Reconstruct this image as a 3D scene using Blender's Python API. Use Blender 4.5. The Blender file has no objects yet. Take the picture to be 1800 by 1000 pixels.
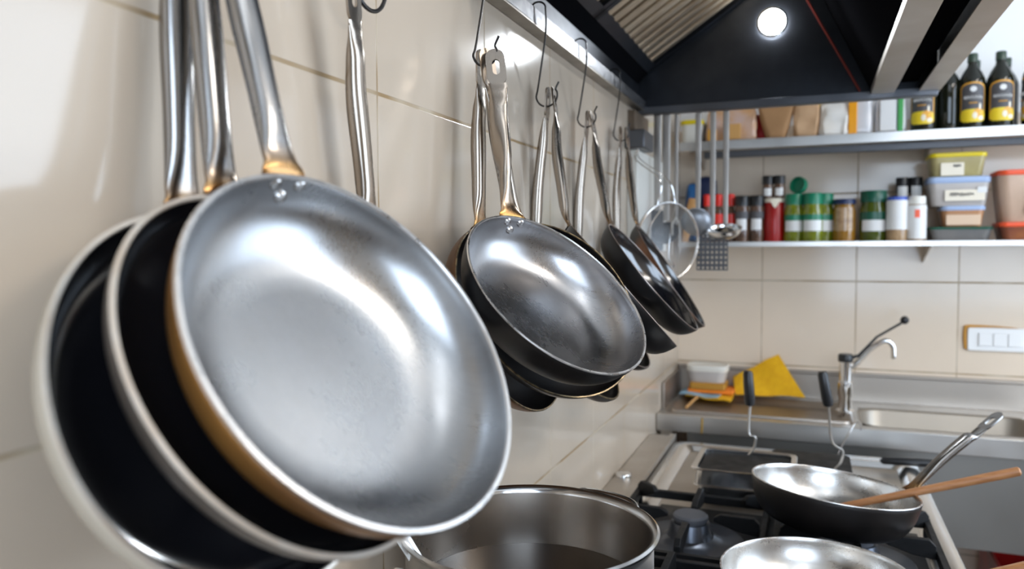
import bpy, bmesh, math, random
from mathutils import Vector, Matrix
random.seed(7)
sc = bpy.context.scene
COL = sc.collection
PI = math.pi
V = Vector

# ------------------------------------------------------------------ materials
def mat(name, col, rough=.4, metal=0, col2=None, nscale=8, rough2=None, bump=0, bscale=40,
        stretch=(1, 1, 1), trans=0, coat=0, alpha=1, emit=None, estr=0, ior=1.5, lo=.35, hi=.65):
    m = bpy.data.materials.new(name); m.use_nodes = True
    nt = m.node_tree; b = nt.nodes['Principled BSDF']
    b.inputs['Base Color'].default_value = (*col, 1)
    b.inputs['Roughness'].default_value = rough
    b.inputs['Metallic'].default_value = metal
    b.inputs['IOR'].default_value = ior
    b.inputs['Transmission Weight'].default_value = trans
    b.inputs['Coat Weight'].default_value = coat
    b.inputs['Alpha'].default_value = alpha
    if emit:
        b.inputs['Emission Color'].default_value = (*emit, 1); b.inputs['Emission Strength'].default_value = estr
    if col2 or rough2 is not None or bump:
        tc = nt.nodes.new('ShaderNodeTexCoord'); mp = nt.nodes.new('ShaderNodeMapping')
        mp.inputs['Scale'].default_value = stretch
        nt.links.new(tc.outputs['Object'], mp.inputs['Vector'])
        n = nt.nodes.new('ShaderNodeTexNoise'); n.inputs['Scale'].default_value = nscale; n.inputs['Detail'].default_value = 5
        nt.links.new(mp.outputs[0], n.inputs['Vector'])
        mr = nt.nodes.new('ShaderNodeMapRange'); mr.inputs[1].default_value = lo; mr.inputs[2].default_value = hi
        nt.links.new(n.outputs['Fac'], mr.inputs[0])
        if col2:
            mx = nt.nodes.new('ShaderNodeMix'); mx.data_type = 'RGBA'
            mx.inputs[6].default_value = (*col, 1); mx.inputs[7].default_value = (*col2, 1)
            nt.links.new(mr.outputs[0], mx.inputs[0]); nt.links.new(mx.outputs[2], b.inputs['Base Color'])
        if rough2 is not None:
            m2 = nt.nodes.new('ShaderNodeMapRange'); m2.inputs[1].default_value = .3; m2.inputs[2].default_value = .7
            m2.inputs[3].default_value = rough; m2.inputs[4].default_value = rough2
            nt.links.new(n.outputs['Fac'], m2.inputs[0]); nt.links.new(m2.outputs[0], b.inputs['Roughness'])
        if bump:
            n2 = nt.nodes.new('ShaderNodeTexNoise'); n2.inputs['Scale'].default_value = bscale; n2.inputs['Detail'].default_value = 3
            nt.links.new(mp.outputs[0], n2.inputs['Vector'])
            bp = nt.nodes.new('ShaderNodeBump'); bp.inputs['Strength'].default_value = bump; bp.inputs['Distance'].default_value = .002
            nt.links.new(n2.outputs['Fac'], bp.inputs['Height']); nt.links.new(bp.outputs[0], b.inputs['Normal'])
    return m

M = {}
def tile_mat(name, ax, off, offz, k, t=.32, tz=.314):
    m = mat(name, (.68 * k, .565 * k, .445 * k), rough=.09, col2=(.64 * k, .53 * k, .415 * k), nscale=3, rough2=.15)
    nt = m.node_tree; b = nt.nodes['Principled BSDF']
    tc = nt.nodes.new('ShaderNodeTexCoord'); sp = nt.nodes.new('ShaderNodeSeparateXYZ')
    nt.links.new(tc.outputs['Object'], sp.inputs[0])
    def line(out, o, tt, w):
        a = nt.nodes.new('ShaderNodeMath'); a.operation = 'SUBTRACT'; a.inputs[1].default_value = o
        nt.links.new(out, a.inputs[0])
        p = nt.nodes.new('ShaderNodeMath'); p.operation = 'PINGPONG'; p.inputs[1].default_value = tt / 2
        nt.links.new(a.outputs[0], p.inputs[0])
        r = nt.nodes.new('ShaderNodeMapRange'); r.inputs[1].default_value = w; r.inputs[2].default_value = w + .0012
        r.inputs[3].default_value = 1; r.inputs[4].default_value = 0
        nt.links.new(p.outputs[0], r.inputs[0]); return r.outputs[0]
    l1 = line(sp.outputs[ax], off, t, .0010); l2 = line(sp.outputs[2], offz, tz, .0018)
    mx = nt.nodes.new('ShaderNodeMath'); mx.operation = 'MAXIMUM'
    nt.links.new(l1, mx.inputs[0]); nt.links.new(l2, mx.inputs[1])
    n = nt.nodes.new('ShaderNodeTexNoise'); n.inputs['Scale'].default_value = 9
    nt.links.new(tc.outputs['Object'], n.inputs['Vector'])
    cr = nt.nodes.new('ShaderNodeValToRGB'); cr.color_ramp.elements[0].position = .42; cr.color_ramp.elements[1].position = .6
    cr.color_ramp.elements[0].color = (.30, .20, .10, 1); cr.color_ramp.elements[1].color = (.45, .37, .27, 1)
    nt.links.new(n.outputs['Fac'], cr.inputs[0])
    cm = nt.nodes.new('ShaderNodeMix'); cm.data_type = 'RGBA'
    src = b.inputs['Base Color'].links[0].from_socket
    nt.links.new(mx.outputs[0], cm.inputs[0]); nt.links.new(src, cm.inputs[6]); nt.links.new(cr.outputs[0], cm.inputs[7])
    nt.links.new(cm.outputs[2], b.inputs['Base Color'])
    rs = b.inputs['Roughness'].links[0].from_socket
    rm = nt.nodes.new('ShaderNodeMath'); rm.operation = 'MAXIMUM'
    nt.links.new(rs, rm.inputs[0]); nt.links.new(mx.outputs[0], rm.inputs[1]); nt.links.new(rm.outputs[0], b.inputs['Roughness'])
    # slight waviness and sunken joints
    w = nt.nodes.new('ShaderNodeTexNoise'); w.inputs['Scale'].default_value = 14; nt.links.new(tc.outputs['Object'], w.inputs['Vector'])
    s = nt.nodes.new('ShaderNodeMath'); s.operation = 'MULTIPLY'; s.inputs[1].default_value = .05; nt.links.new(w.outputs['Fac'], s.inputs[0])
    q = nt.nodes.new('ShaderNodeMath'); q.operation = 'SUBTRACT'; nt.links.new(s.outputs[0], q.inputs[0]); nt.links.new(mx.outputs[0], q.inputs[1])
    bp = nt.nodes.new('ShaderNodeBump'); bp.inputs['Strength'].default_value = .25; bp.inputs['Distance'].default_value = .002
    nt.links.new(q.outputs[0], bp.inputs['Height']); nt.links.new(bp.outputs[0], b.inputs['Normal'])
    return m

def handle_mat(name, steel, tint, lo, hi, rough=.24):
    """bare steel handle with a heat-tinted foot: the tint follows a 'along' value stored on the part"""
    m = mat(name, steel, rough=rough, metal=1, rough2=rough + .12, nscale=60, stretch=(1, 1, .1))
    nt = m.node_tree; b = nt.nodes['Principled BSDF']
    at = nt.nodes.new('ShaderNodeAttribute'); at.attribute_name = 'along'
    cr = nt.nodes.new('ShaderNodeValToRGB'); e = cr.color_ramp.elements
    e[0].position = lo; e[0].color = (*tint[0], 1); e[1].position = hi; e[1].color = (*steel, 1)
    k = cr.color_ramp.elements.new((lo + hi) / 2); k.color = (*tint[1], 1)
    nt.links.new(at.outputs['Fac'], cr.inputs[0]); nt.links.new(cr.outputs[0], b.inputs['Base Color'])
    return m

def pan_steel(name, col, rough):
    """brushed, scratched steel: concentric fine scratches plus blotchy wear"""
    m = mat(name, col, rough=rough, metal=1, rough2=rough + .13, nscale=14, col2=tuple(c * .82 for c in col))
    nt = m.node_tree; b = nt.nodes['Principled BSDF']
    tc = nt.nodes.new('ShaderNodeTexCoord'); mp = nt.nodes.new('ShaderNodeMapping')
    mp.inputs['Rotation'].default_value = (.7, .5, .9); mp.inputs['Scale'].default_value = (8, 260, 110)
    nt.links.new(tc.outputs['Object'], mp.inputs['Vector'])
    n = nt.nodes.new('ShaderNodeTexNoise'); n.inputs['Scale'].default_value = 2; n.inputs['Detail'].default_value = 4
    nt.links.new(mp.outputs[0], n.inputs['Vector'])
    r = nt.nodes.new('ShaderNodeMapRange'); r.inputs[1].default_value = .35; r.inputs[2].default_value = .65; r.inputs[3].default_value = -.016; r.inputs[4].default_value = .016
    nt.links.new(n.outputs['Fac'], r.inputs[0])
    ad = nt.nodes.new('ShaderNodeMath'); ad.operation = 'ADD'
    nt.links.new(b.inputs['Roughness'].links[0].from_socket, ad.inputs[0]); nt.links.new(r.outputs[0], ad.inputs[1])
    nt.links.new(ad.outputs[0], b.inputs['Roughness'])
    cm = nt.nodes.new('ShaderNodeMix'); cm.data_type = 'RGBA'; cm.blend_type = 'MULTIPLY'; cm.inputs[0].default_value = .07
    cr = nt.nodes.new('ShaderNodeValToRGB'); cr.color_ramp.elements[0].position = .38; cr.color_ramp.elements[1].position = .55
    cr.color_ramp.elements[0].color = (.6, .6, .6, 1); cr.color_ramp.elements[1].color = (1, 1, 1, 1)
    nt.links.new(n.outputs['Fac'], cr.inputs[0]); nt.links.new(b.inputs['Base Color'].links[0].from_socket, cm.inputs[6]); nt.links.new(cr.outputs[0], cm.inputs[7])
    nt.links.new(cm.outputs[2], b.inputs['Base Color'])
    return m

M['tileL'] = tile_mat('tile_left', 1, 1.757 - .32 * 8, .180 - .314 * 6, .82)  # same tile as the back wall, colour darkened in place of weaker light
M['tileB'] = tile_mat('tile_back', 0, -.176 - .32 * 4, .180 - .314 * 6, 1.10)  # same tile, colour lightened in place of stronger light on the back wall
M['white'] = mat('white_paint', (.85, .84, .82), .6)
M['floor'] = mat('floor_tile', (.16, .13, .11), .35, col2=(.12, .10, .085), nscale=2)
M['warmwall'] = mat('far_wall_paint', (.34, .27, .20), .6)
M['frame'] = mat('window_frame_paint', (.7, .7, .7), .4)
M['steel'] = mat('stainless', (.62, .60, .57), .28, 1, rough2=.40, nscale=6)
M['steelw'] = mat('stainless_worn', (.60, .56, .51), .34, 1, col2=(.52, .47, .41), rough2=.46, nscale=5)
M['steelb'] = mat('polished_steel', (.72, .71, .70), .14, 1, rough2=.22, nscale=20)
M['basin'] = mat('dull_basin_steel', (.36, .32, .27), .42, 1, rough2=.52, nscale=5)
M['utensil'] = mat('dull_utensil_steel', (.36, .33, .30), .38, 1, rough2=.5, nscale=8)
M['apron'] = mat('grey_apron_steel', (.30, .29, .27), .36, 1, rough2=.46, nscale=4)
M['splash'] = mat('brownish_splash_steel', (.42, .37, .32), .36, 1, rough2=.48, nscale=5)
M['chrome'] = mat('chrome', (.80, .79, .78), .07, 1)
M['slat'] = mat('baffle_steel', (.78, .66, .50), .42, .9, col2=(.62, .50, .36), nscale=10)
M['hood'] = mat('dark_hood_steel', (.060, .066, .078), .27, .8, rough2=.42, nscale=6, col2=(.035, .038, .045))
M['hoodblk'] = mat('hood_black', (.006, .006, .007), .75, 0)
M['hoodblk'].node_tree.nodes['Principled BSDF'].inputs['Specular IOR Level'].default_value = 0
M['redseam'] = mat('red_sealant', (.25, .03, .02), .45)
M['lip'] = mat('gutter_steel', (.26, .26, .27), .30, 1, rough2=.55, nscale=70, bump=.15, bscale=160)
M['gutterdk'] = mat('dark_gutter_steel', (.16, .165, .18), .28, 1, rough2=.4, nscale=15)
M['gutter'] = mat('greasy_gutter_steel', (.42, .39, .35), .40, 1, col2=(.30, .27, .23), nscale=12)
M['black'] = mat('black_plastic', (.012, .012, .013), .35)
M['iron'] = mat('cast_iron', (.006, .006, .0065), .45, .0, rough2=.6, nscale=30, bump=.25, bscale=90)
M['enamel'] = mat('dark_burner_enamel', (.13, .14, .165), .30, .8, col2=(.10, .11, .13), nscale=12)
M['deck'] = mat('dark_burner_deck', (.022, .021, .021), .28, .4, rough2=.4, nscale=12)
M['cap'] = mat('burner_cap_grey', (.10, .105, .12), .55, .2, bump=.1, bscale=150)
M['wire'] = mat('dark_wire', (.045, .042, .04), .38, .8)
M['panS1'] = pan_steel('brushed_pan_steel', (.47, .47, .472), .23)
M['panS2'] = pan_steel('scratched_pan_steel', (.44, .43, .43), .22)
M['panS3'] = pan_steel('bright_pan_steel', (.72, .70, .67), .22)
M['nonstick'] = mat('black_nonstick', (.007, .007, .009), .12, 0, rough2=.18, nscale=10, ior=2.0)
M['carbon'] = mat('black_carbon_steel', (.006, .0055, .0055), .32, .2, col2=(.012, .009, .008), rough2=.48, nscale=12, bump=.08, bscale=60)
M['brownpan'] = mat('brown_seasoned_steel', (.20, .085, .025), .33, .6, col2=(.05, .028, .016), nscale=7, rough2=.45, lo=.38, hi=.62)
M['goldpan'] = mat('golden_brown_enamel', (.40, .19, .05), .30, .45, col2=(.17, .08, .03), nscale=6, rough2=.4)
M['cream'] = mat('cream_enamel', (.62, .56, .46), .22, 0, col2=(.52, .46, .37), nscale=5)
M['greyext'] = mat('grey_brown_pan_outside', (.10, .085, .075), .32, .4, col2=(.06, .052, .046), nscale=8)
M['rim'] = mat('bare_rim_steel', (.74, .72, .70), .22, 1, rough2=.4, nscale=60)
M['rimcream'] = mat('cream_worn_rim', (.70, .64, .56), .3, .35, col2=(.60, .50, .40), nscale=30)
M['rimblue'] = mat('thin_pan_rim', (.42, .38, .36), .3, .9, col2=(.36, .26, .20), nscale=25)
M['rimgold'] = mat('worn_golden_rim', (.33, .24, .13), .35, .8, col2=(.08, .06, .04), nscale=90)
M['rustpan'] = mat('rust_streaked_black_steel', (.010, .009, .009), .36, .3, col2=(.22, .09, .04), nscale=9, lo=.45, hi=.62)
M['hand1'] = handle_mat('steel_handle_golden_foot', (.33, .32, .31), ((.17, .075, .025), (.42, .25, .11)), .22, .42, .17)
M['hand2'] = handle_mat('steel_handle_burnt_foot', (.36, .31, .26), ((.05, .03, .02), (.36, .19, .06)), .12, .46, .19)
M['hand3'] = handle_mat('steel_handle_black_foot', (.38, .33, .28), ((.012, .012, .013), (.28, .15, .05)), .20, .46, .19)
M['rivet'] = mat('rivet_steel', (.62, .60, .58), .25, 1)
M['wood'] = mat('beech_wood', (.42, .19, .07), .45, 0, col2=(.32, .13, .045), nscale=10, stretch=(2, 14, 14))
M['woodlt'] = mat('pale_wood', (.62, .33, .12), .5, 0, col2=(.50, .25, .08), nscale=10)
M['soup'] = mat('dark_broth', (.012, .006, .003), .06, 0)
M['potin'] = mat('pot_inner_steel', (.50, .45, .40), .22, 1, rough2=.30, nscale=5)
M['yellowcloth'] = mat('yellow_cloth', (.85, .47, .005), .85, 0, col2=(.78, .40, .004), nscale=60, bump=.3, bscale=250)
M['orange'] = mat('orange_sponge', (.85, .22, .015), .85, bump=.3, bscale=200)
M['bluecloth'] = mat('pale_blue_cloth', (.30, .47, .58), .85)
M['amberpl'] = mat('amber_sponge', (.45, .21, .02), .6)
M['whitepl'] = mat('white_plastic', (.72, .69, .62), .4)
M['clearpl'] = mat('cloudy_plastic', (.52, .48, .45), .25, col2=(.42, .38, .35), nscale=5)
M['mesh'] = mat('fine_wire_mesh', (.45, .45, .45), .4, .6, alpha=.20)
M['perf'] = mat('perforated_grey_steel', (.30, .31, .33), .42, .7)
M['dkgrey'] = mat('dark_grey_metal', (.10, .10, .105), .42, .7)
M['oilglass'] = mat('dark_oil_glass', (.008, .009, .004), .06, 0, coat=.1)
M['amberoil'] = mat('amber_oil', (.16, .075, .004), .08, 0)
M['capgreen'] = mat('dark_green_cap', (.03, .055, .035), .3)
M['label'] = mat('charcoal_label', (.07, .065, .068), .5)
M['gold'] = mat('label_gold', (.72, .34, .03), .45)
M['yelfruit'] = mat('label_yellow', (.80, .58, .02), .45)
M['cream_l'] = mat('label_cream', (.80, .72, .58), .5)
M['whitelab'] = mat('white_label', (.72, .71, .69), .45)
M['greenlid'] = mat('green_lid', (.005, .17, .085), .35)
M['dkgreenlid'] = mat('deep_green_lid', (.005, .075, .042), .35)
M['greenjar'] = mat('olive_green_contents', (.22, .25, .012), .10, col2=(.12, .14, .01), nscale=30, coat=.5)
M['dkgreenjar'] = mat('dark_olive_contents', (.06, .08, .008), .10, coat=.5)
M['spice'] = mat('brown_spice', (.14, .07, .04), .15, col2=(.07, .035, .02), nscale=40, coat=.5)
M['grain'] = mat('tan_grain', (.42, .27, .14), .3, col2=(.26, .15, .07), nscale=60, coat=.4)
M['paste'] = mat('amber_paste', (.28, .13, .015), .15, coat=.5)
M['navy'] = mat('navy_plastic', (.01, .02, .07), .4)
M['blue'] = mat('blue_plastic', (.015, .10, .26), .4, col2=(.01, .05, .16), nscale=14)
M['redpl'] = mat('red_plastic', (.82, .02, .005), .35)
M['redcan'] = mat('red_tin', (.46, .008, .006), .32, col2=(.28, .006, .005), nscale=10)
M['brightblue'] = mat('blue_lid', (.05, .10, .42), .35)
M['paleblue'] = mat('pale_blue_lid', (.36, .46, .66), .35)
M['yellowlid'] = mat('yellow_lid', (.72, .55, .0), .35)
M['redlid'] = mat('red_lid', (.85, .10, .03), .35)
M['yelcont'] = mat('straw_contents', (.44, .37, .16), .35, col2=(.33, .27, .12), nscale=12)
M['tubbrown'] = mat('tan_contents', (.45, .22, .10), .35)
M['tubbeige'] = mat('beige_contents', (.64, .45, .33), .35, col2=(.50, .35, .25), nscale=8)
M['tubdark'] = mat('dark_contents', (.12, .12, .12), .35, col2=(.18, .17, .16), nscale=9)
M['tubmaroon'] = mat('maroon_contents', (.14, .04, .035), .35, col2=(.32, .10, .03), nscale=14)
M['peach'] = mat('peach_label', (.66, .47, .32), .5)
M['paper'] = mat('kraft_paper', (.42, .23, .10), .75, col2=(.34, .18, .075), nscale=8, bump=.2, bscale=30)
M['paperlt'] = mat('light_kraft_paper', (.58, .37, .21), .7, col2=(.45, .26, .13), nscale=9)
M['whitebag'] = mat('white_bag_film', (.80, .77, .72), .35, col2=(.62, .50, .36), nscale=7, lo=.5, hi=.8, bump=.2, bscale=25)
M['pinkbag'] = mat('pink_clear_bag', (.62, .46, .42), .25, col2=(.62, .33, .12), nscale=9)
M['bread'] = mat('orange_crackers', (.62, .33, .10), .6)
M['orangepk'] = mat('orange_packet', (.85, .35, .01), .35)
M['greenpk'] = mat('green_stripe', (.03, .30, .05), .35)
M['silver'] = mat('silver_packet', (.70, .70, .72), .3, .2)
M['ink'] = mat('ink', (.05, .045, .04), .5)
M['lamp'] = mat('lamp_glow', (1, 1, 1), .4, emit=(.90, .95, 1.0), estr=40)
M['tube'] = mat('ceiling_tube_glow', (1, 1, 1), .4, emit=(.90, .95, 1.0), estr=3.5)
M['panel'] = mat('ceiling_panel_glow', (1, 1, 1), .4, emit=(1.0, .94, .86), estr=21)
M['sealant'] = mat('orange_sealant', (.55, .26, .04), .6)
M['switch'] = mat('switch_plastic', (.80, .79, .77), .3)
M['brownstain'] = mat('stained_plaster', (.20, .14, .09), .7, col2=(.10, .07, .045), nscale=8)
M['drip'] = mat('yellow_oil_drip', (.40, .22, .01), .2)

for _k in ('iron', 'deck'): M[_k].node_tree.nodes['Principled BSDF'].inputs['Specular IOR Level'].default_value = .25

# ------------------------------------------------------------------ mesh builder
class MB:
    def __init__(s): s.v = []; s.f = []; s.m = []; s.a = None
    def add(s, vs, fs, mi=0):
        o = len(s.v); s.v += [tuple(v) for v in vs]
        for k, f in enumerate(fs):
            s.f.append([i + o for i in f]); s.m.append(mi[k] if isinstance(mi, list) else mi)
        return s
    def box(s, x0, x1, y0, y1, z0, z1, mi=0, T=None):
        vs = [V((x, y, z)) for x in (x0, x1) for y in (y0, y1) for z in (z0, z1)]
        if T: vs = [T @ v for v in vs]
        return s.add(vs, [(0, 1, 3, 2), (4, 6, 7, 5), (0, 4, 5, 1), (2, 3, 7, 6), (0, 2, 6, 4), (1, 5, 7, 3)], mi)
    def rings(s, rings, mi=0, closed=True, cap0=True, cap1=True, loop=False):
        n = len(rings[0]); vs = [p for r in rings for p in r]; fs = []; ms = []
        R = len(rings)
        for i in range(R if loop else R - 1):
            j = (i + 1) % R
            for k in range(n if closed else n - 1):
                l = (k + 1) % n
                fs.append((i * n + k, i * n + l, j * n + l, j * n + k)); ms.append(mi[i] if isinstance(mi, list) else mi)
        if cap0 and not loop: fs.append(tuple(range(n))[::-1]); ms.append(mi[0] if isinstance(mi, list) else mi)
        if cap1 and not loop: fs.append(tuple((R - 1) * n + k for k in range(n))); ms.append(mi[-1] if isinstance(mi, list) else mi)
        return s.add(vs, fs, ms)
    def lathe(s, prof, seg=48, mi=0, T=None, a0=0, a1=2 * PI):
        """prof: (r, z); mi may be a list, one per profile step"""
        T = T or Matrix(); full = abs(a1 - a0 - 2 * PI) < 1e-6
        n = seg if full else seg + 1
        rr = []
        for r, z in prof:
            rr.append([T @ V((max(r, 1e-5) * math.cos(a0 + (a1 - a0) * k / seg), max(r, 1e-5) * math.sin(a0 + (a1 - a0) * k / seg), z)) for k in range(n)])
        return s.rings(rr, mi, closed=full, cap0=False, cap1=False)
    def tube(s, pts, r, seg=10, mi=0, caps=True, loop=False, flat=None):
        """flat=(w,h,updir) for a flat bar"""
        pts = [V(p) for p in pts]; n = len(pts)
        rs = r if isinstance(r, list) else [r] * n
        tang = []
        for i in range(n):
            a = pts[i - 1] if (i > 0 or loop) else pts[0]; b = pts[(i + 1) % n] if (i < n - 1 or loop) else pts[-1]
            tang.append((b - a).normalized())
        u = tang[0].orthogonal().normalized(); rings = []
        for i in range(n):
            u = (u - tang[i] * u.dot(tang[i])).normalized(); w = tang[i].cross(u)
            rings.append([pts[i] + rs[i] * (math.cos(2 * PI * k / seg) * u + math.sin(2 * PI * k / seg) * w) for k in range(seg)])
        return s.rings(rings, mi, cap0=caps, cap1=caps, loop=loop)
    def bar(s, pts, side, w, h, mi=0, seg=12, sq=3.0):
        """loft of a rounded-rectangle section along pts: side = width direction, w / h lists (full width, full thickness)"""
        pts = [V(p) for p in pts]; n = len(pts); rings = []
        ws = w if isinstance(w, list) else [w] * n; hs = h if isinstance(h, list) else [h] * n
        for i in range(n):
            t = (pts[min(i + 1, n - 1)] - pts[max(i - 1, 0)]).normalized()
            sd = V(side[i] if isinstance(side, list) else side); sd = (sd - t * sd.dot(t)).normalized(); up = t.cross(sd)
            ring = []
            for k in range(seg):
                a = 2 * PI * (k + .5) / seg; c, q = math.cos(a), math.sin(a)
                ring.append(pts[i] + sd * (ws[i] / 2 * math.copysign(abs(c) ** (2 / sq), c)) + up * (hs[i] / 2 * math.copysign(abs(q) ** (2 / sq), q)))
            rings.append(ring)
        return s.rings(rings, mi)
    def prism(s, poly, d0, d1, T=None, mi=0):
        """poly in local xy, extruded from z=d0 to d1"""
        T = T or Matrix()
        return s.rings([[T @ V((x, y, d0)) for x, y in poly], [T @ V((x, y, d1)) for x, y in poly]], mi)
    def ringprism(s, outer, inner, d0, d1, T=None, mi=0):
        T = T or Matrix()
        R = [[T @ V((x, y, d)) for x, y in p] for p, d in ((outer, d0), (outer, d1), (inner, d1), (inner, d0))]
        return s.rings(R, mi, loop=True)
    def sphere(s, c, r, seg=20, mi=0, sc=(1, 1, 1), rot=None):
        T = Matrix.Translation(c) @ (rot or Matrix()) @ Matrix.Diagonal((*sc, 1))
        return s.lathe([(r * math.sin(PI * k / 12), -r * math.cos(PI * k / 12)) for k in range(13)], seg, mi, T)
    def build(s, name, mats, parent=None, bevel=0, angle=35, smooth=True):
        me = bpy.data.meshes.new(name); me.from_pydata(s.v, [], s.f)
        for m_ in (mats if isinstance(mats, (list, tuple)) else [mats]): me.materials.append(M[m_])
        me.polygons.foreach_set('material_index', s.m)
        if s.a:
            at = me.attributes.new('along', 'FLOAT', 'POINT'); at.data.foreach_set('value', s.a)
        bm = bmesh.new(); bm.from_mesh(me)
        bmesh.ops.remove_doubles(bm, verts=bm.verts, dist=1e-5)
        bmesh.ops.recalc_face_normals(bm, faces=bm.faces); bm.to_mesh(me); bm.free()
        if smooth:
            me.shade_smooth(); me.set_sharp_from_angle(angle=math.radians(angle))
        o = bpy.data.objects.new(name, me); COL.objects.link(o)
        if parent is not None:
            o.parent = parent; o.matrix_parent_inverse = PM.get(parent.name, Matrix()).inverted()
        if bevel:
            b = o.modifiers.new('bevel', 'BEVEL'); b.width = bevel; b.segments = 2; b.limit_method = 'ANGLE'
        return o

PM = {}
def tag(o, label, cat, group=None, kind=None):
    o['label'] = label; o['category'] = cat
    if group: o['group'] = group
    if kind: o['kind'] = kind
    return o
def thing(name, label, cat, loc, group=None, R=None):
    o = bpy.data.objects.new(name, None); COL.objects.link(o); o.empty_display_size = .03
    mt = Matrix.Translation(V(loc)) @ (R or Matrix())
    o.matrix_world = mt; PM[o.name] = mt
    return tag(o, label, cat, group)
def struct(name, mb, mats, parent=None, **k):
    o = mb.build(name, mats, parent, **k)
    if parent is None: o['kind'] = 'structure'
    return o
def dup(root, delta, label):
    r = root.copy(); COL.objects.link(r); r.location = root.location + V(delta); r['label'] = label
    PM[r.name] = PM[root.name]
    for ch in list(root.children):
        c = ch.copy(); COL.objects.link(c); c.parent = r; c.matrix_parent_inverse = ch.matrix_parent_inverse.copy()
        for g in list(ch.children):
            d = g.copy(); COL.objects.link(d); d.parent = c; d.matrix_parent_inverse = g.matrix_parent_inverse.copy()
    return r
def bez(p, n=16):
    p = [V(q) for q in p]; out = []
    for i in range(n + 1):
        t = i / n; q = p[:]
        while len(q) > 1: q = [q[k].lerp(q[k + 1], t) for k in range(len(q) - 1)]
        out.append(q[0])
    return out
def spline(P, n=8):
    """Catmull-Rom through points"""
    P = [V(p) for p in P]; Q = [P[0] * 2 - P[1]] + P + [P[-1] * 2 - P[-2]]; out = []
    for i in range(1, len(Q) - 2):
        a, b, c, d = Q[i - 1:i + 3]
        for k in range(n):
            t = k / n
            out.append(.5 * (2 * b + (c - a) * t + (2 * a - 5 * b + 4 * c - d) * t * t + (3 * b - a - 3 * c + d) * t ** 3))
    out.append(P[-1]); return out
def rrect(w, d, r, n=5):
    r = min(r, w / 2 - 1e-4, d / 2 - 1e-4); out = []
    for cx, cy, a in ((w / 2 - r, d / 2 - r, 0), (-w / 2 + r, d / 2 - r, PI / 2), (-w / 2 + r, -d / 2 + r, PI), (w / 2 - r, -d / 2 + r, 1.5 * PI)):
        for k in range(n + 1): out.append((cx + r * math.cos(a + PI / 2 * k / n), cy + r * math.sin(a + PI / 2 * k / n)))
    return out
def stadium(w, l, n=10):
    r = w / 2; h = l / 2 - r
    return [(r * math.cos(PI * k / n), h + r * math.sin(PI * k / n)) for k in range(n + 1)] + [(r * math.cos(PI + PI * k / n), -h + r * math.sin(PI + PI * k / n)) for k in range(n + 1)]
def lerp(a, b, t): return a + (b - a) * t

W = -.482; YB = 3.0; ZF = -1.5; ZC = 1.35; XR = 1.9; YF = -1.1

# ------------------------------------------------------------------ room shell
struct('floor', MB().box(W - .1, XR + .1, YF - .1, YB + .1, ZF - .1, ZF), 'floor')
struct('ceiling', MB().box(W - .1, XR + .1, YF - .1, YB + .1, ZC, ZC + .1), 'white')
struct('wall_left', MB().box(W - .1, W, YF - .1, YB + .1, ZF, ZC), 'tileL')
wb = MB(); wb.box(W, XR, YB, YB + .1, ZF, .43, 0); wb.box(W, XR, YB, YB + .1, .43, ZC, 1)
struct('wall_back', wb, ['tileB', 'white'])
VX0, VX1, VZ0, VZ1 = .05, 1.70, -.55, 1.10  # opening added behind the camera to brighten the back wall
wq = MB()
wq.box(W - .1, VX0, YF - .1, YF, ZF, ZC); wq.box(VX1, XR + .1, YF - .1, YF, ZF, ZC); wq.box(VX0, VX1, YF - .1, YF, ZF, VZ0); wq.box(VX0, VX1, YF - .1, YF, VZ1, ZC)
struct('wall_front', wq, 'warmwall')
wq = MB()
for a, b, c, d in ((VX0, VX1, VZ0, VZ0 + .05), (VX0, VX1, VZ1 - .05, VZ1), (VX0, VX0 + .05, VZ0, VZ1), (VX1 - .05, VX1, VZ0, VZ1), (.85, .90, VZ0, VZ1)):
    wq.box(a, b, YF - .07, YF - .03, c, d)
struct('added_window', wq, 'frame')  # frame of the added, unseen opening that lights the back wall
# right wall with a wide window opening
WY0, WY1, WZ0, WZ1 = .95, 2.60, -.66, 1.10
wr = MB()
wr.box(XR, XR + .12, YF, WY0, ZF, ZC); wr.box(XR, XR + .12, WY1, YB, ZF, ZC)
wr.box(XR, XR + .12, WY0, WY1, ZF, WZ0); wr.box(XR, XR + .12, WY0, WY1, WZ1, ZC)
struct('wall_right', wr, 'warmwall')
wf = MB()
for a, b, c, d in ((WY0, WY1, WZ0, WZ0 + .05), (WY0, WY1, WZ1 - .05, WZ1), (WY0, WY0 + .05, WZ0, WZ1), (WY1 - .05, WY1, WZ0, WZ1), (1.74, 1.80, WZ0, WZ1)):
    wf.box(XR + .03, XR + .08, a, b, c, d)
struct('window_1', wf, 'frame')

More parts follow.
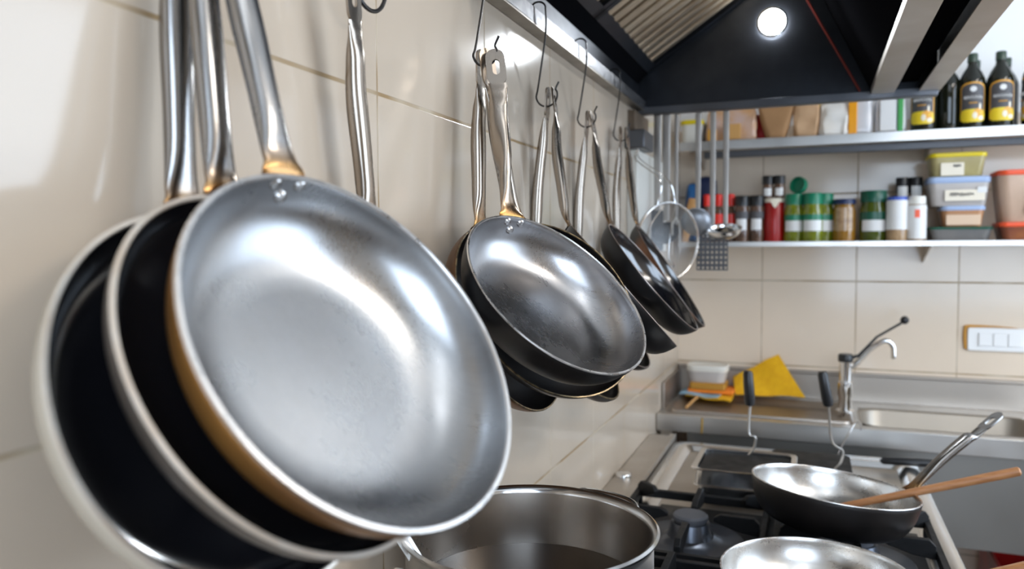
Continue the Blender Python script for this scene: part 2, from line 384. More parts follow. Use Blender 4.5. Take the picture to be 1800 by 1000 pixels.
# ------------------------------------------------------------------ pans
def bowl_profile(R, rb, d, th, rimw, n=14):
    ex = []
    P0, P1, P2, P3 = (rb, -d), (rb + .70 * (R - rb), -d), (R - .07 * (R - rb), -.50 * d), (R, 0)
    for i in range(n + 1):
        t = i / n
        ex.append(tuple((1 - t) ** 3 * P0[k] + 3 * t * (1 - t) ** 2 * P1[k] + 3 * t * t * (1 - t) * P2[k] + t ** 3 * P3[k] for k in (0, 1)))
    outer = [(0, -d), (rb * .6, -d)] + ex
    inn = []
    for r, z in ex[::-1]:
        f = (z + d) / d
        inn.append((r - lerp(th * .4, max(th, rimw), f ** 3), z + (th if f < .3 else lerp(th, 0, (f - .3) / .7))))
    inner = inn + [(rb * .6, -d + th), (0, -d + th)]
    return outer, inner, ex
def frame_for(c, n, hook):
    n = V(n).normalized(); c = V(c); y = V(hook) - c; y = (y - n * y.dot(n)).normalized(); x = y.cross(n)
    return Matrix(((x.x, y.x, n.x, c.x), (x.y, y.y, n.y, c.y), (x.z, y.z, n.z, c.z), (0, 0, 0, 1)))

def make_pan(label, c, n, R, rb, d, hook, mats, hmat, th=.0025, rimw=.0035, group='pans hanging on the tiled wall', rivets=True,
             hw=1.0, droop=.0, name='frying_pan', foot=1.0, paddle_side=None, wall_pt=.55):
    T = frame_for(c, n, hook)
    R3 = T.to_3x3().to_4x4()
    t = thing(name, label, 'frying pan', c, group, R3)
    o, i, ex = bowl_profile(R, rb, d, th, rimw)
    mb = MB()
    lipz = rimw * .35
    prof = o + [(R - rimw * .2, lipz), (R - rimw * .8, lipz)] + i
    mi = [0] * (len(o) - 1) + [2, 2, 2] + [1] * (len(i) - 1)
    mb.lathe(prof, 96, mi, T)
    mb.build('pan_bowl', mats, t, angle=50)
    # ---- handle: riveted foot on the outer wall, waist, hollow shaft, flat end with a hole
    h = V(hook); X = T.to_3x3() @ V((1, 0, 0))
    def wall(f): r, z = ex[int(round(f * (len(ex) - 1)))]; return T @ V((0, r + .0025, z))
    p0 = wall(.70); p1 = wall(.86); p2 = T @ V((0, R + .006, -.003))
    axis = (h - p2).normalized(); L = (h - p2).length
    out = T.to_3x3() @ V((0, 1, 0))
    p3 = p2 + (out * .5 + axis * .5).normalized() * (.02) + axis * .004
    p4 = p2 + out * .012 + axis * (L * .30)
    p5 = p2 + out * .013 + axis * (L * .55)
    p6 = h - axis * .050 + out * .004
    p7 = h - axis * .024
    path = spline([p0, p1, p2, p3, p4, p5, p6, p7], 6)
    side = paddle_side and V(paddle_side)
    n_ = len(path)
    ws, hs = [], []
    keys = [(0, .040, .003), (.14, .046, .003), (.28, .040, .004), (.36, .031, .0065), (.50, .0235, .017), (.66, .0255, .019), (.80, .0235, .016), (.90, .0235, .007), (1, .0245, .003)]
    for k in range(n_):
        f = k / (n_ - 1)
        for (a, w0, h0), (b, w1, h1) in zip(keys, keys[1:]):
            if a <= f <= b:
                q = (f - a) / (b - a); q = q * q * (3 - 2 * q)
                ws.append(lerp(w0, w1, q) * hw * (foot if f < .3 else 1)); hs.append(lerp(h0, h1, q)); break
    sides = []
    for k in range(n_):
        f = k / (n_ - 1)
        sides.append(X if side is None else X.lerp(side, max(0, min(1, (f - .3) / .5))))
    hb = MB(); hb.bar(path, sides, ws, hs, seg=16, sq=2.6)
    al = []
    for k in range(n_): al += [k / (n_ - 1)] * 16
    # flat end with the hanging hole
    sx = sides[-1]; ax = axis; sx = (sx - ax * sx.dot(ax)).normalized(); nz = sx.cross(ax)
    PT = Matrix(((sx.x, ax.x, nz.x, h.x), (sx.y, ax.y, nz.y, h.y), (sx.z, ax.z, nz.z, h.z), (0, 0, 0, 1)))
    outer = stadium(.0245 * hw, .056); inner = stadium(.0092 * hw, .023)
    hb.ringprism(outer, inner, -.0014, .0014, PT)
    hb.a = al + [1.0] * (len(hb.v) - len(al))
    ho = hb.build('handle', hmat, t, angle=60)
    if rivets:
        for sx_, f in ((-.0115, .90), (.0115, .90), (0, .78)):
            r, z = ex[int(round(f * (len(ex) - 1)))]; r -= th
            r2, z2 = ex[min(len(ex) - 1, int(round(f * (len(ex) - 1))) + 1)]
            tn = V((0, r2 - th - r, z2 - z)).normalized(); nn = V((0, -tn.z, tn.y))
            a = math.asin(sx_ / r); RZ = Matrix.Rotation(-a, 4, 'Z')
            B = T @ RZ @ Matrix.Translation(V((0, r, z))) @ nn.to_track_quat('Z', 'Y').to_matrix().to_4x4()
            MB().lathe([(.0055, -.002), (.0055, .0012), (.004, .0028), (.0, .0034)], 16, 0, B).build('rivet', 'rivet', t)
    return t

def S(v, k): return tuple(a * k for a in v)
pans = [
 # label, c, n, R, rb, d, hook, mats(ext,int,rim), handle mat, kw
 ('large frying pan with bright brushed steel inside and golden-brown outside, nearest the camera', (-.285, .4552, -.0632), (.822, -.147, .55), .139, .070, .055, (-.434, .487, .286), ['goldpan', 'panS1', 'rim'], 'hand1', dict(rimw=.0045)),
 ('black-lined pan with pale worn rim, directly behind the large bright steel pan', (-.327, .4375, -.0795), (.846, -.034, .532), .138, .088, .034, (-.446, .478, .286), ['greyext', 'nonstick', 'rimcream'], 'hand1', dict(rimw=.0042, rivets=False)),
 ('cream-sided black-lined pan nearest the tiles at the far left, rearmost of three', (-.3805, .442, -.1032), (.904, -.074, .422), .143, .090, .048, (-.458, .470, .286), ['cream', 'nonstick', 'rimcream'], 'hand1', dict(rimw=.0045, rivets=False)),
 ('pan hanging out of sight behind the large bright pan, only its lone steel handle showing', (-.395, .735, -.055), (.86, -.1, .50), .085, .05, .035, (-.440, .683, .255), ['carbon', 'nonstick', 'rim'], 'hand2', dict(rivets=False)),
 ('black frying pan with scratched grey steel inside and thin bright rim, centre of the row', (-.2914, .9055, -.0554), (.667, -.261, .698), .132, .074, .058, (-.415, 1.002, .248), ['carbon', 'panS2', 'rim'], 'hand2', dict(paddle_side=(-.93, -.36, 0), hw=1.1)),
 ('black pan with worn golden-edged rim nested right behind the scratched grey steel pan', (-.3255, .999, -.0827), (.698, -.514, .499), .1333, .088, .036, (-.430, 1.010, .250), ['greyext', 'carbon', 'rimgold'], 'hand2', dict(rivets=False, rimw=.003)),
 ('brown-sided black pan hanging lowest against the tiles, behind the scratched grey steel pan', (-.3876, .993, -.0992), (.928, -.073, .364), .135, .088, .040, (-.446, 1.020, .252), ['brownpan', 'carbon', 'rimgold'], 'hand2', dict(rivets=False, rimw=.003)),
 ('black pan turned edge-on, its dark curved underside showing right of the scratched grey pan', (-.2935, 1.255, -.0665), (.727, .205, .655), .133, .085, .05, (-.436, 1.326, .258), ['carbon', 'nonstick', 'rimblue'], 'hand3', dict(rivets=False, rimw=.003)),
 ('low pan on the edge-on pan\'s hook, only its steel handle and bottom edge visible', (-.395, 1.330, -.190), (.75, 0, .66), .11, .07, .030, (-.452, 1.334, .258), ['greyext', 'carbon', 'rimgold'], 'hand2', dict(rivets=False)),
 ('black pan seen as a slim dark oval with pale rim, on the third hook', (-.2932, 1.512, -.0617), (.767, .057, .639), .135, .085, .045, (-.438, 1.590, .258), ['carbon', 'nonstick', 'rimblue'], 'hand3', dict(rivets=False, rimw=.003)),
 ('low pan hidden behind the slim dark oval pan, its dark bottom edge peeping out', (-.392, 1.600, -.175), (.75, 0, .66), .11, .07, .030, (-.453, 1.598, .258), ['carbon', 'carbon', 'rimblue'], 'hand3', dict(rivets=False)),
 ('pan on the last hook hidden behind the farthest black pan, only its steel handle visible', (-.398, 1.880, -.110), (.80, 0, .60), .080, .05, .030, (-.452, 1.900, .268), ['carbon', 'carbon', 'rimblue'], 'hand3', dict(rivets=False)),
 ('farthest black pan in the hanging row, rust-brown outside, beside the wire strainer', (-.3115, 1.8173, -.0712), (.827, .085, .555), .143, .085, .042, (-.438, 1.915, .268), ['rustpan', 'nonstick', 'rimblue'], 'hand3', dict(rivets=False, rimw=.003)),
]
for p in pans:
    make_pan(*p[:9], **p[9])

# ------------------------------------------------------------------ S hooks over the hood gutter lip
def s_hook(label, y, zlow, ytop, xl=-.472, xh=-.432, r=.0017):
    cx = (xl + xh) / 2; rad = (xh - xl) / 2
    lo = [V((cx + rad * math.cos(a), y, zlow + rad + rad * math.sin(a))) for a in [PI + PI * k / 12 * 1.18 for k in range(13)]]
    tip = lo[-1] + V((.006, 0, .012))
    top = [V((-.4575 + .014 * math.cos(a), ytop, .416 + .012 * math.sin(a))) for a in [PI * 1.05 - (PI * 1.1) * k / 10 for k in range(11)]]
    pts = [top[0] + V((0, 0, -.012))] + top
    path = spline(pts + [V((-.4455, lerp(ytop, y, .2), .375)), V((lerp(-.4455, xl, .75), lerp(ytop, y, .8), zlow + rad * 2.0))] + lo + [tip], 4)
    o = MB().tube(path, r, 8).build('wire_hook', 'wire')
    return tag(o, label, 'hook', 'wire hooks over the hood edge')
s_hook('dark wire hook holding the scratched grey steel pan and two pans behind it', 1.008, .2525, 1.045, -.452, -.416)
s_hook('dark wire hook holding the edge-on black pan, second hook from the grey steel pan', 1.330, .2505, 1.300)
s_hook('dark wire hook holding the pan with slim dark oval opening', 1.593, .2505, 1.560)
s_hook('dark wire hook nearest the back wall, holding the two farthest black pans', 1.908, .2605, 1.855)
s_hook('wire hook above the frame carrying the three large pans at far left', .478, .280, .470)
hk = MB()
cc = V((-.452, .735, .290))
hk.tube([cc + V((0, .034 * math.cos(a), .034 * math.sin(a))) for a in [PI * 1.12 + PI * .98 * k / 20 for k in range(21)]]
        + [V((-.447, .762, .36)), V((-.443, .75, .412)), V((-.452, .745, .428)), V((-.468, .745, .425)), V((-.470, .745, .40))], .0024, 8)
tag(hk.build('wire_hook', 'wire'), 'thick black wire hook curving beside the lone steel handle at the top edge', 'hook', 'wire hooks over the hood edge')

HY0, HY1 = 1.06, 2.22
rl_ = thing('hanging_rail', 'steel rail on the tiles carrying the front pan hooks', 'rail', (-.46, .6, .41))
MB().box(-.4575, -.4545, .25, HY0 - .002, .384, .412).box(-.4815, -.4575, .25, HY0 - .002, .382, .386).box(-.4815, -.4775, .25, HY0 - .002, .386, .47).build('rail_plate', 'lip', rl_, bevel=.0008)
# ------------------------------------------------------------------ extractor hood
HY0, HY1 = 1.06, 2.22
HYR = 1.28
hood = thing('extractor_hood', 'black steel extractor hood with slatted filters above the gas cooker', 'hood', (-.1, 1.0, .385))
MB().box(-.481, -.477, HY0, HY1 + .03, .385, .80).build('left_wall', 'hood', hood)
MB().box(-.4805, -.4545, HY0, HY1 + .03, .382, .386).build('gutter_floor', 'gutter', hood)
MB().box(-.4575, -.4545, HY0, HY1 + .02, .384, .412).build('gutter_lip', 'lip', hood, bevel=.0008)
# black rail that holds the filters
def quadbox(mb, pts, nrm, th):
    a = [V(p) for p in pts]; q = [p + V(nrm) * th for p in a]
    mb.rings([a, q]); return mb
rl = MB()
rl.rings([[V((-.477, y, .462)), V((-.448, y, .492)), V((-.452, y, .500)), V((-.477, y, .50))] for y in (HY0, HY1)])
rl.build('filter_rail', 'hoodblk', hood)
# baffle filters: sloping frames with slats running up the slope
sl = V((.832, 0, .555)); nr = V((.555, 0, -.832)); base = V((-.452, 0, .497))
FL = .50
y1 = HY1 - .006
while y1 > HY0 + .3:
    y0 = y1 - .572
    fr = MB()
    def P(s_, y, d=0): return base + sl * s_ + V((0, y, 0)) + nr * d
    for s0, s1, ya, yb in ((0, .03, y0, y1), (FL - .03, FL, y0, y1), (0, FL, y0, y0 + .018), (0, FL, y1 - .018, y1)):
        fr.rings([[P(s0, ya), P(s1, ya), P(s1, yb), P(s0, yb)], [P(s0, ya, .008), P(s1, ya, .008), P(s1, yb, .008), P(s0, yb, .008)]])
    fr.rings([[P(0, y0, -.030), P(FL, y0, -.030), P(FL, y1, -.030), P(0, y1, -.030)], [P(0, y0, -.026), P(FL, y0, -.026), P(FL, y1, -.026), P(0, y1, -.026)]])
    f = fr.build('baffle_filter', 'hood', hood)
    sb = MB(); k = 0; yy = y0 + .035
    while yy < y1 - .03:
        w = .027
        rr = []
        for s_ in (.028, FL - .028):
            rr.append([P(s_, yy - w / 2, -.016), P(s_, yy - w / 2, .004), P(s_, yy - w / 2 + .003, .008), P(s_, yy + w / 2 - .003, .008), P(s_, yy + w / 2, .004), P(s_, yy + w / 2, -.016)])
        sb.rings(rr); yy += .052
    sb.build('slats', 'slat', f)
    y1 = y0 - .004
# back panel with its lamp, right slope, right gutters
bpn = MB(); poly = [(-.477, .372), (.285, .372), (.285, .50), (.21, .70), (-.03, .80), (-.477, .80)]
TB = Matrix(((1, 0, 0, 0), (0, 0, -1, HY1), (0, 1, 0, 0), (0, 0, 0, 1)))
bpn.prism(poly, -.012, 0, TB)
bpn.build('back_panel', 'hood', hood)
bpn = MB(); bpn.rings([[V((x, y, z)) for x, y in ((-.477, HY0), (-.03, HY0), (.29, HYR), (.29, HYR + .006), (-.03, HY0 + .006), (-.477, HY0 + .006))] for z in (.372, .80)]); bpn.build('front_panel', 'hood', hood)
MB().box(-.47, .285, HY1 - .022, HY1 - .018, .373, .392).box(-.47, .285, HY1 - .022, HY1, .371, .374).build('back_gutter', 'gutterdk', hood, bevel=.001)
rs = MB()
A0, A1 = V((.132, 0, .400)), V((-.055, 0, .79)); nn = V((.39, 0, .187)).normalized() * .006
rs.rings([[A0 + V((0, y, 0)), A1 + V((0, y, 0)), A1 + nn + V((0, y, 0)), A0 + nn + V((0, y, 0))] for y in (HYR - .06, HY1)])
rs.build('right_slope', 'hoodblk', hood)
B0, B1 = V((.107, HY1 - .016, .394)), V((-.06, HY1 - .016, .71))
MB().tube([B0, B1], .0028, 6).build('red_seam', 'redseam', hood)
MB().box(.132, .186, HYR - .08, HY1 + .02, .383, .387).box(.132, .135, HYR - .08, HY1 - .02, .386, .412).build('inner_gutter', 'steelw', hood, bevel=.0008)
MB().box(.186, .242, HYR - .04, HY1, .412, .416).build('gutter_trough', 'hoodblk', hood)
MB().box(.242, .290, HYR, HY1 + .02, .383, .387).box(.287, .290, HYR, HY1 + .02, .386, .80).build('outer_gutter', 'steelw', hood, bevel=.0008)
MB().prism([(-.477, HY0), (-.03, HY0), (.29, HYR), (.29, HY1 + .02), (-.477, HY1 + .02)], .80, .81).build('top_plate', 'hoodblk', hood)
TL = Matrix.Translation((-.111, HY1 - .012, .594)) @ Matrix.Rotation(PI / 2, 4, 'X')
lo = MB().lathe([(.040, 0), (.040, .006), (.034, .008), (.033, .004)], 32, 0, TL).build('lamp_ring', 'steelb', hood)
MB().lathe([(.033, .003), (.033, .012), (.028, .018), (.015, .022), (0, .023)], 32, 0, TL).build('lamp_lens', 'lamp', lo)

# ------------------------------------------------------------------ utensils hanging from the hood's back edge
UY = 2.262
def utensil(name, label, x, ztop, zbot, w, head, hmat='utensil', th=.003):
    t = thing(name, label, 'kitchen utensil', (x, UY, ztop), 'utensils hanging behind the hood')
    MB().bar([(x, UY, zbot), (x, UY, lerp(zbot, ztop, .5)), (x, UY, ztop - .012), (x, UY - .006, ztop), (x, UY - .022, ztop + .006), (x, UY - .046, ztop + .004), (x, UY - .050, ztop - .004)],
             (1, 0, 0), [w * .8, w, w, w, w * .8, w * .8, w * .7], th).build('handle', hmat, t)
    head(t, x)
    return t
def blade(w, z0, z1, m, holes=True):
    def f(t, x):
        mb = MB(); nx, nz = (7, 7) if holes else (1, 1)
        poly = rrect(w, z1 - z0, .012)
        if not holes:
            mb.prism(poly, -.001, .001, Matrix(((1, 0, 0, x), (0, 0, 1, UY), (0, 1, 0, (z0 + z1) / 2), (0, 0, 0, 1))))
        else:
            cw, ch = w / nx, (z1 - z0) / nz
            for i in range(nx):
                for k in range(nz):
                    cx = x - w / 2 + cw * (i + .5); cz = z0 + ch * (k + .5)
                    sq = [(cw / 2 * (1 if q in (0, 3) else -1) if False else [cw / 2, -cw / 2, -cw / 2, cw / 2][q], [ch / 2, ch / 2, -ch / 2, -ch / 2][q]) for q in range(4)]
                    o8 = []; i8 = []
                    for q in range(16):
                        a = 2 * PI * q / 16 + PI / 4
                        c_, s_ = math.cos(a), math.sin(a); mxx = max(abs(c_), abs(s_))
                        o8.append((c_ / mxx * cw / 2, s_ / mxx * ch / 2)); i8.append((c_ * cw * .26, s_ * ch * .26))
                    mb.ringprism(o8, i8, -.001, .001, Matrix(((1, 0, 0, cx), (0, 0, 1, UY), (0, 1, 0, cz), (0, 0, 0, 1))))
        mb.build('blade', m, t)
    return f
def scoop(R, zc, m, dy=-.02, tilt=.9, dx=0):
    def f(t, x):
        T = Matrix.Translation((x + dx, UY + dy, zc)) @ Matrix.Rotation(tilt, 4, 'X')
        mb = MB(); pr = [(R * math.sin(PI / 2 * k / 10), -R * .62 * math.cos(PI / 2 * k / 10)) for k in range(11)]
        mb.lathe(pr + [(R + .002, .001), (R - .001, .001)] + [(r * .96, z * .96) for r, z in pr[::-1]], 32, 0, T)
        mb.build('bowl', m, t)
    return f
def fork(zc):
    def f(t, x):
        mb = MB()
        for s_ in (-1, 1): mb.tube([(x, UY, zc + .05), (x + .010 * s_, UY, zc + .03), (x + .011 * s_, UY, zc - .06)], [.003, .003, .001], 8)
        mb.build('prongs', 'steelw', t)
    return f
utensil('flat_spatula', 'broad steel spatula handle hanging in the corner behind the hood, leftmost of the utensils', -.428, .386, .10, .022, blade(.036, -.02, .105, 'dkgrey', False))
utensil('serving_spoon', 'broad steel spoon handle second from the corner, hanging behind the wire strainer', -.402, .386, .07, .023, scoop(.038, .035, 'dkgrey'))
utensil('carving_fork', 'narrow pale steel handle third from the corner, hanging behind the wire strainer', -.373, .386, .06, .011, fork(.03))
utensil('skimmer', 'grey perforated skimmer with round shallow head, behind the wire strainer rim', -.311, .386, .085, .0165, scoop(.042, .064, 'perf', dy=-.028, tilt=-1.1))
utensil('slotted_turner', 'dark perforated turner with wide square blade hanging lowest', -.270, .388, .015, .0165, blade(.088, -.074, .030, 'dkgrey'))
utensil('soup_ladle', 'shiny steel soup ladle hanging rightmost, beside the spice jars', -.234, .388, .06, .017, scoop(.048, .045, 'steelb', dy=-.035, tilt=.30))

# ------------------------------------------------------------------ wire strainer and the corner panel it hangs on
SC = V((-.359, 2.05, .008)); SN = V((.76, -.64, -.05)).normalized()
sy = (V((0, 0, 1)) - SN * SN.z).normalized(); sx = sy.cross(SN)
ST = Matrix(((sx.x, sy.x, SN.x, SC.x), (sx.y, sy.y, SN.y, SC.y), (sx.z, sy.z, SN.z, SC.z), (0, 0, 0, 1)))
st = thing('wire_strainer', 'round fine-mesh wire strainer with steel rim hanging at the end of the pan row', 'strainer', SC, None, ST.to_3x3().to_4x4())
def ring3(T, R, n=48, z=0, sq=1): return [T @ V((R * math.cos(2 * PI * k / n), R * sq * math.sin(2 * PI * k / n), z)) for k in range(n)]
MB().tube(ring3(ST, .103), .0034, 8, loop=True).build('rim', 'steelb', st)
MB().lathe([(.102 * math.sin(PI / 2 * k / 10), -.055 * math.cos(PI / 2 * k / 10)) for k in range(11)], 40, 0, ST).build('mesh_bowl', 'mesh', st)
sw = MB()
for xx in (-.030, .046):
    sw.tube(spline([ST @ V((xx * .5, .095, -.004)), ST @ V((xx, .03, -.046)), ST @ V((xx, -.045, -.050)), ST @ V((xx * .9, -.075, -.030))], 6), .0016, 6)
sw.build('support_wires', 'steelb', st)
FT = ST @ Matrix.Translation((.0, -.055, -.048)) @ Matrix.Rotation(-1.25, 4, 'X')
MB().tube(ring3(FT, .050), .002, 8, loop=True).build('foot_ring', 'steelb', st)
hw_ = MB()
tp = V((-.447, 2.085, .262))
for s_ in (-1, 1):
    hw_.tube(spline([ST @ V((.030 * s_ - .01, .098, 0)), ST @ V((.014 * s_ - .02, .16, .0)), tp + V((.006 * s_, -.004 * s_, -.03)), tp], 6), .0018, 6)
hw_.tube([tp + V((0, .010 * math.cos(a), .010 + .010 * math.sin(a))) for a in [2 * PI * k / 16 for k in range(16)]], .0018, 6, loop=True)
hw_.build('handle', 'steelb', st)
pl = MB().box(W, W + .030, 2.10, 2.55, -.02, .262, 0)
tag(pl.build('wall_panel', 'whitepl', bevel=.003), 'pale panel fixed on the left wall behind the hanging strainer', 'panel')
bx = MB().box(W, W + .055, 2.07, 2.20, .262, .312)
tag(bx.build('bracket_box', 'dkgrey', bevel=.004), 'small dark grey box bracket on the wall above the strainer', 'bracket')
tag(MB().box(W, W + .02, 2.11, 2.30, .312, .372).build('stained_ledge', 'brownstain', bevel=.002), 'brown stained ledge in the corner under the hood end', 'ledge')

# ------------------------------------------------------------------ gas cooker
DZ = -.625
ck = thing('gas_cooker', 'stainless steel gas cooker top with black burner grates along the tiled wall', 'cooker', (-.08, 1.4, -1.5))
CX0, CX1, CY0, CY1 = -.395, .278, .42, 2.40
body = MB()
body.box(CX0, CX1, CY0, CY1, -1.38, DZ)
for x in (CX0 + .04, CX1 - .04):
    for y in (CY0 + .06, CY1 - .06): body.box(x - .02, x + .02, y - .02, y + .02, -1.5, -1.38)
body.build('body', 'steelw', ck, bevel=.003)
# rounded raised rim around the deck
rm = MB()
def rimring(w0, z): return [V((x, y, z)) for x, y in [(p[0] + (CX0 + CX1) / 2, p[1] + (CY0 + CY1) / 2) for p in rrect(CX1 - CX0 - 2 * w0, CY1 - CY0 - 2 * w0, max(.02, .05 - w0))]]
rm.rings([rimring(0, DZ - .02), rimring(0, DZ + .010), rimring(.004, DZ + .014), rimring(.034, DZ + .014), rimring(.040, DZ + .011), rimring(.056, DZ + .0005)], cap0=False, cap1=False)
rm.build('raised_rim', 'steelb', ck, angle=50)
MB().prism([(x, y) for x, y in ((CX0 + .062, CY0 + .062), (CX1 - .062, CY0 + .062), (CX1 - .062, 1.83), (CX0 + .062, 1.83))], DZ, DZ + .0012).build('burner_deck', 'deck', ck)
def burner(x, y, R=.036, parent=ck):
    T = Matrix.Translation((x, y, DZ))
    b = MB().lathe([(R * 3.1, .0005), (R * 3.0, .004), (R * 1.9, .002), (R * 1.6, .006), (R * 1.35, .010), (R * 1.1, .040), (0, .040)], 40, 0, T).build('burner', 'enamel', ck)
    MB().lathe([(R * .92, .036), (R * .92, .044), (R * 1.02, .045), (R * 1.02, .052), (R * .9, .056), (0, .057)], 36, 0, T).build('burner_cap', 'cap', b)
def grate(x, y, w=.305, d=.375):
    g = MB(); zt = DZ + .062
    x0, x1, y0, y1 = x - w / 2, x + w / 2, y - d / 2, y + d / 2; t = .012
    for a, b, c, e in ((x0, x1, y0, y0 + t), (x0, x1, y1 - t, y1), (x0, x0 + t, y0, y1), (x1 - t, x1, y0, y1)):
        g.box(a, b, c, e, DZ + .022, DZ + .040)
    for a in (x0, x1 - t):
        for c in (y0, y1 - t): g.box(a, a + t, c, c + t, DZ, DZ + .03)
    def finger(p, q):   # from the frame towards the burner, stepped up like a horn
        p, q = V((*p, 0)), V((*q, 0)); dr = (q - p).normalized(); sd = V((-dr.y, dr.x, 0)) * .0065; L = (q - p).length
        prof = [(0, .024), (0, .050), (.012, .062), (L * .85, .062), (L, .054), (L, .046), (L * .45, .030)]
        g.rings([[p + dr * s_ + sd * k + V((0, 0, DZ + z)) for s_, z in prof] for k in (-1, 1)])
    finger((x0 + t, y), (x - .048, y)); finger((x1 - t, y), (x + .048, y)); finger((x, y0 + t), (x, y - .052)); finger((x, y1 - t), (x, y + .052))
    for cx, cy, dx_, dy_ in ((x0, y1, 1, -1), (x1, y1, -1, -1)):   # corner horns
        finger((cx + dx_ * .006, cy + dy_ * .006), (cx + dx_ * .055, cy + dy_ * .055))
    return g
for x in (-.235, .085):
    for y in (1.63, 1.235, .84):
        burner(x, y)
        tag(grate(x, y).build('burner_grate', 'iron', bevel=.0015),
            {(-.235, 1.63): 'black cast-iron grate around the bare burner, between pot and steel trays', (.085, 1.63): 'black cast-iron grate under the pan holding the wooden spoon',
             (-.235, 1.235): 'black cast-iron grate just behind the tall steel pot', (.085, 1.235): 'black cast-iron grate under the frontmost stove pan',
             (-.235, .84): 'black cast-iron grate under the tall steel pot', (.085, .84): 'black cast-iron grate below the picture edge, right of the tall pot'}[(x, y)], 'grate', 'cast-iron grates on the cooker')
# low filler ledge between cooker and wall
fl = thing('filler_ledge', 'narrow beige steel ledge between the cooker and the tiled wall', 'ledge', (-.44, 1.8, -.61))
MB().box(W + .001, -.398, .6, 2.44, -1.499, -.606).build('ledge_plate', 'steelw', fl, bevel=.004)
MB().box(-.418, -.398, .6, 2.44, -.606, -.600).build('ledge_edge', 'steelw', fl, bevel=.002)
MB().lathe([(.021, -.607), (.021, -.600), (.019, -.597), (0, -.596)], 28, 0, Matrix.Translation((-.455, 1.955, 0))).build('round_cap', 'steelb', fl)

# ------------------------------------------------------------------ stock pot
PC = V((-.312, .848, 0)); PZ = -.336; PB = DZ + .063; PR = .150
pot = thing('stock_pot', 'tall stainless stock pot of dark broth on the near burner', 'pot', (PC.x, PC.y, PB))
TP = Matrix.Translation((PC.x, PC.y, 0))
pr = [(0, PB), (PR - .012, PB), (PR - .003, PB + .008), (PR - .003, PZ - .012), (PR - .001, PZ - .004), (PR + .003, PZ - .001), (PR + .004, PZ + .002), (PR + .001, PZ + .004), (PR - .004, PZ + .001), (PR - .0055, PZ - .006), (PR - .0055, PB + .012), (PR - .016, PB + .004), (0, PB + .004)]
MB().lathe(pr, 96, [0] * 4 + [1] * 5 + [2] * 3, TP).build('pot_body', ['steel', 'steelb', 'potin'], pot, angle=50)
for a in (math.radians(72), math.radians(252)):
    dr = V((math.cos(a), math.sin(a), 0)); sd = V((-dr.y, dr.x, 0))
    c0 = PC + dr * (PR - .004) + V((0, 0, PZ - .018))
    MB().tube(spline([c0 - sd * .062 - V((0, 0, .02)), c0 - sd * .056 + dr * .012, c0 - sd * .040 + dr * .026 + V((0, 0, .010)), c0 + dr * .031 + V((0, 0, .012)), c0 + sd * .040 + dr * .026 + V((0, 0, .010)), c0 + sd * .056 + dr * .012, c0 + sd * .058 - V((0, 0, .02))], 6), .0045, 10).build('side_handle', 'steelb', pot)
SZ = -.412
tag(MB().lathe([(PR - .0058, SZ), (PR * .5, SZ + .0003), (0, SZ + .0003)], 64, 0, TP).build('broth', 'soup'), 'dark broth filling the tall steel pot', 'broth', None, 'stuff')
ld = thing('stirring_ladle', 'steel ladle handle leaning on the left inside of the stock pot', 'ladle', (-.40, .77, -.45))
MB().bar([(-.330, .80, -.50), (-.372, .775, -.43), (-.408, .757, -.365), (-.440, .742, -.305), (-.455, .735, -.275)], (.5, .8, 0), [.012, .014, .016, .018, .018], .003).build('handle', 'steel', ld)
MB().lathe([(.035 * math.sin(PI / 2 * k / 8), -.025 * math.cos(PI / 2 * k / 8)) for k in range(9)], 24, 0, Matrix.Translation((-.315, .81, -.50))).build('bowl', 'steel', ld)

# ------------------------------------------------------------------ pans on the cooker
def stove_pan(label, c, n, R, rb, d, h_end, mats, hmat):
    c = V(c); T = frame_for(c, n, h_end); t = thing('frying_pan', label, 'frying pan', c, 'pans on the cooker', T.to_3x3().to_4x4())
    o, i, ex = bowl_profile(R, rb, d, .0025, .0035)
    MB().lathe(o + [(R - .0007, .0012), (R - .0028, .0012)] + i, 96, [0] * (len(o) - 1) + [2, 2, 2] + [1] * (len(i) - 1), T).build('pan_bowl', mats, t, angle=50)
    h = V(h_end); X = T.to_3x3() @ V((1, 0, 0))
    p0 = T @ V((0, ex[9][0] + .003, ex[9][1])); p1 = T @ V((0, R + .002, -.008)); ax = (h - p1).normalized(); L = (h - p1).length
    path = spline([p0, p1, p1 + ax * .03, p1 + ax * (L * .4) + V((0, 0, .006)), p1 + ax * (L * .72) + V((0, 0, .006)), h - ax * .05, h - ax * .022], 6)
    n_ = len(path); ks = [(0, .042, .003), (.17, .040, .004), (.34, .026, .009), (.5, .023, .017), (.68, .027, .018), (.85, .025, .009), (1, .027, .003)]
    ws, hs = [], []
    for k in range(n_):
        f = k / (n_ - 1)
        for (a, w0, h0), (b, w1, h1) in zip(ks, ks[1:]):
            if a <= f <= b: ws.append(lerp(w0, w1, (f - a) / (b - a))); hs.append(lerp(h0, h1, (f - a) / (b - a))); break
    hb = MB(); hb.bar(path, X, ws, hs, seg=16, sq=2.6); al = []
    for k in range(n_): al += [k / (n_ - 1)] * 16
    sx_ = (X - ax * X.dot(ax)).normalized(); nz = sx_.cross(ax)
    PT = Matrix(((sx_.x, ax.x, nz.x, h.x), (sx_.y, ax.y, nz.y, h.y), (sx_.z, ax.z, nz.z, h.z), (0, 0, 0, 1)))
    hb.ringprism(stadium(.028, .058), stadium(.011, .024), -.0016, .0016, PT); hb.a = al + [1.0] * (len(hb.v) - len(al))
    hb.build('handle', hmat, t, angle=60)
    return t
stove_pan('black pan with bright steel inside and raised handle, holding a wooden spoon', (.044, 1.613, -.472), (.091, .075, .993), .155, .095, .078, (.340, 1.795, -.362), ['carbon', 'panS3', 'rim'], 'hand1')
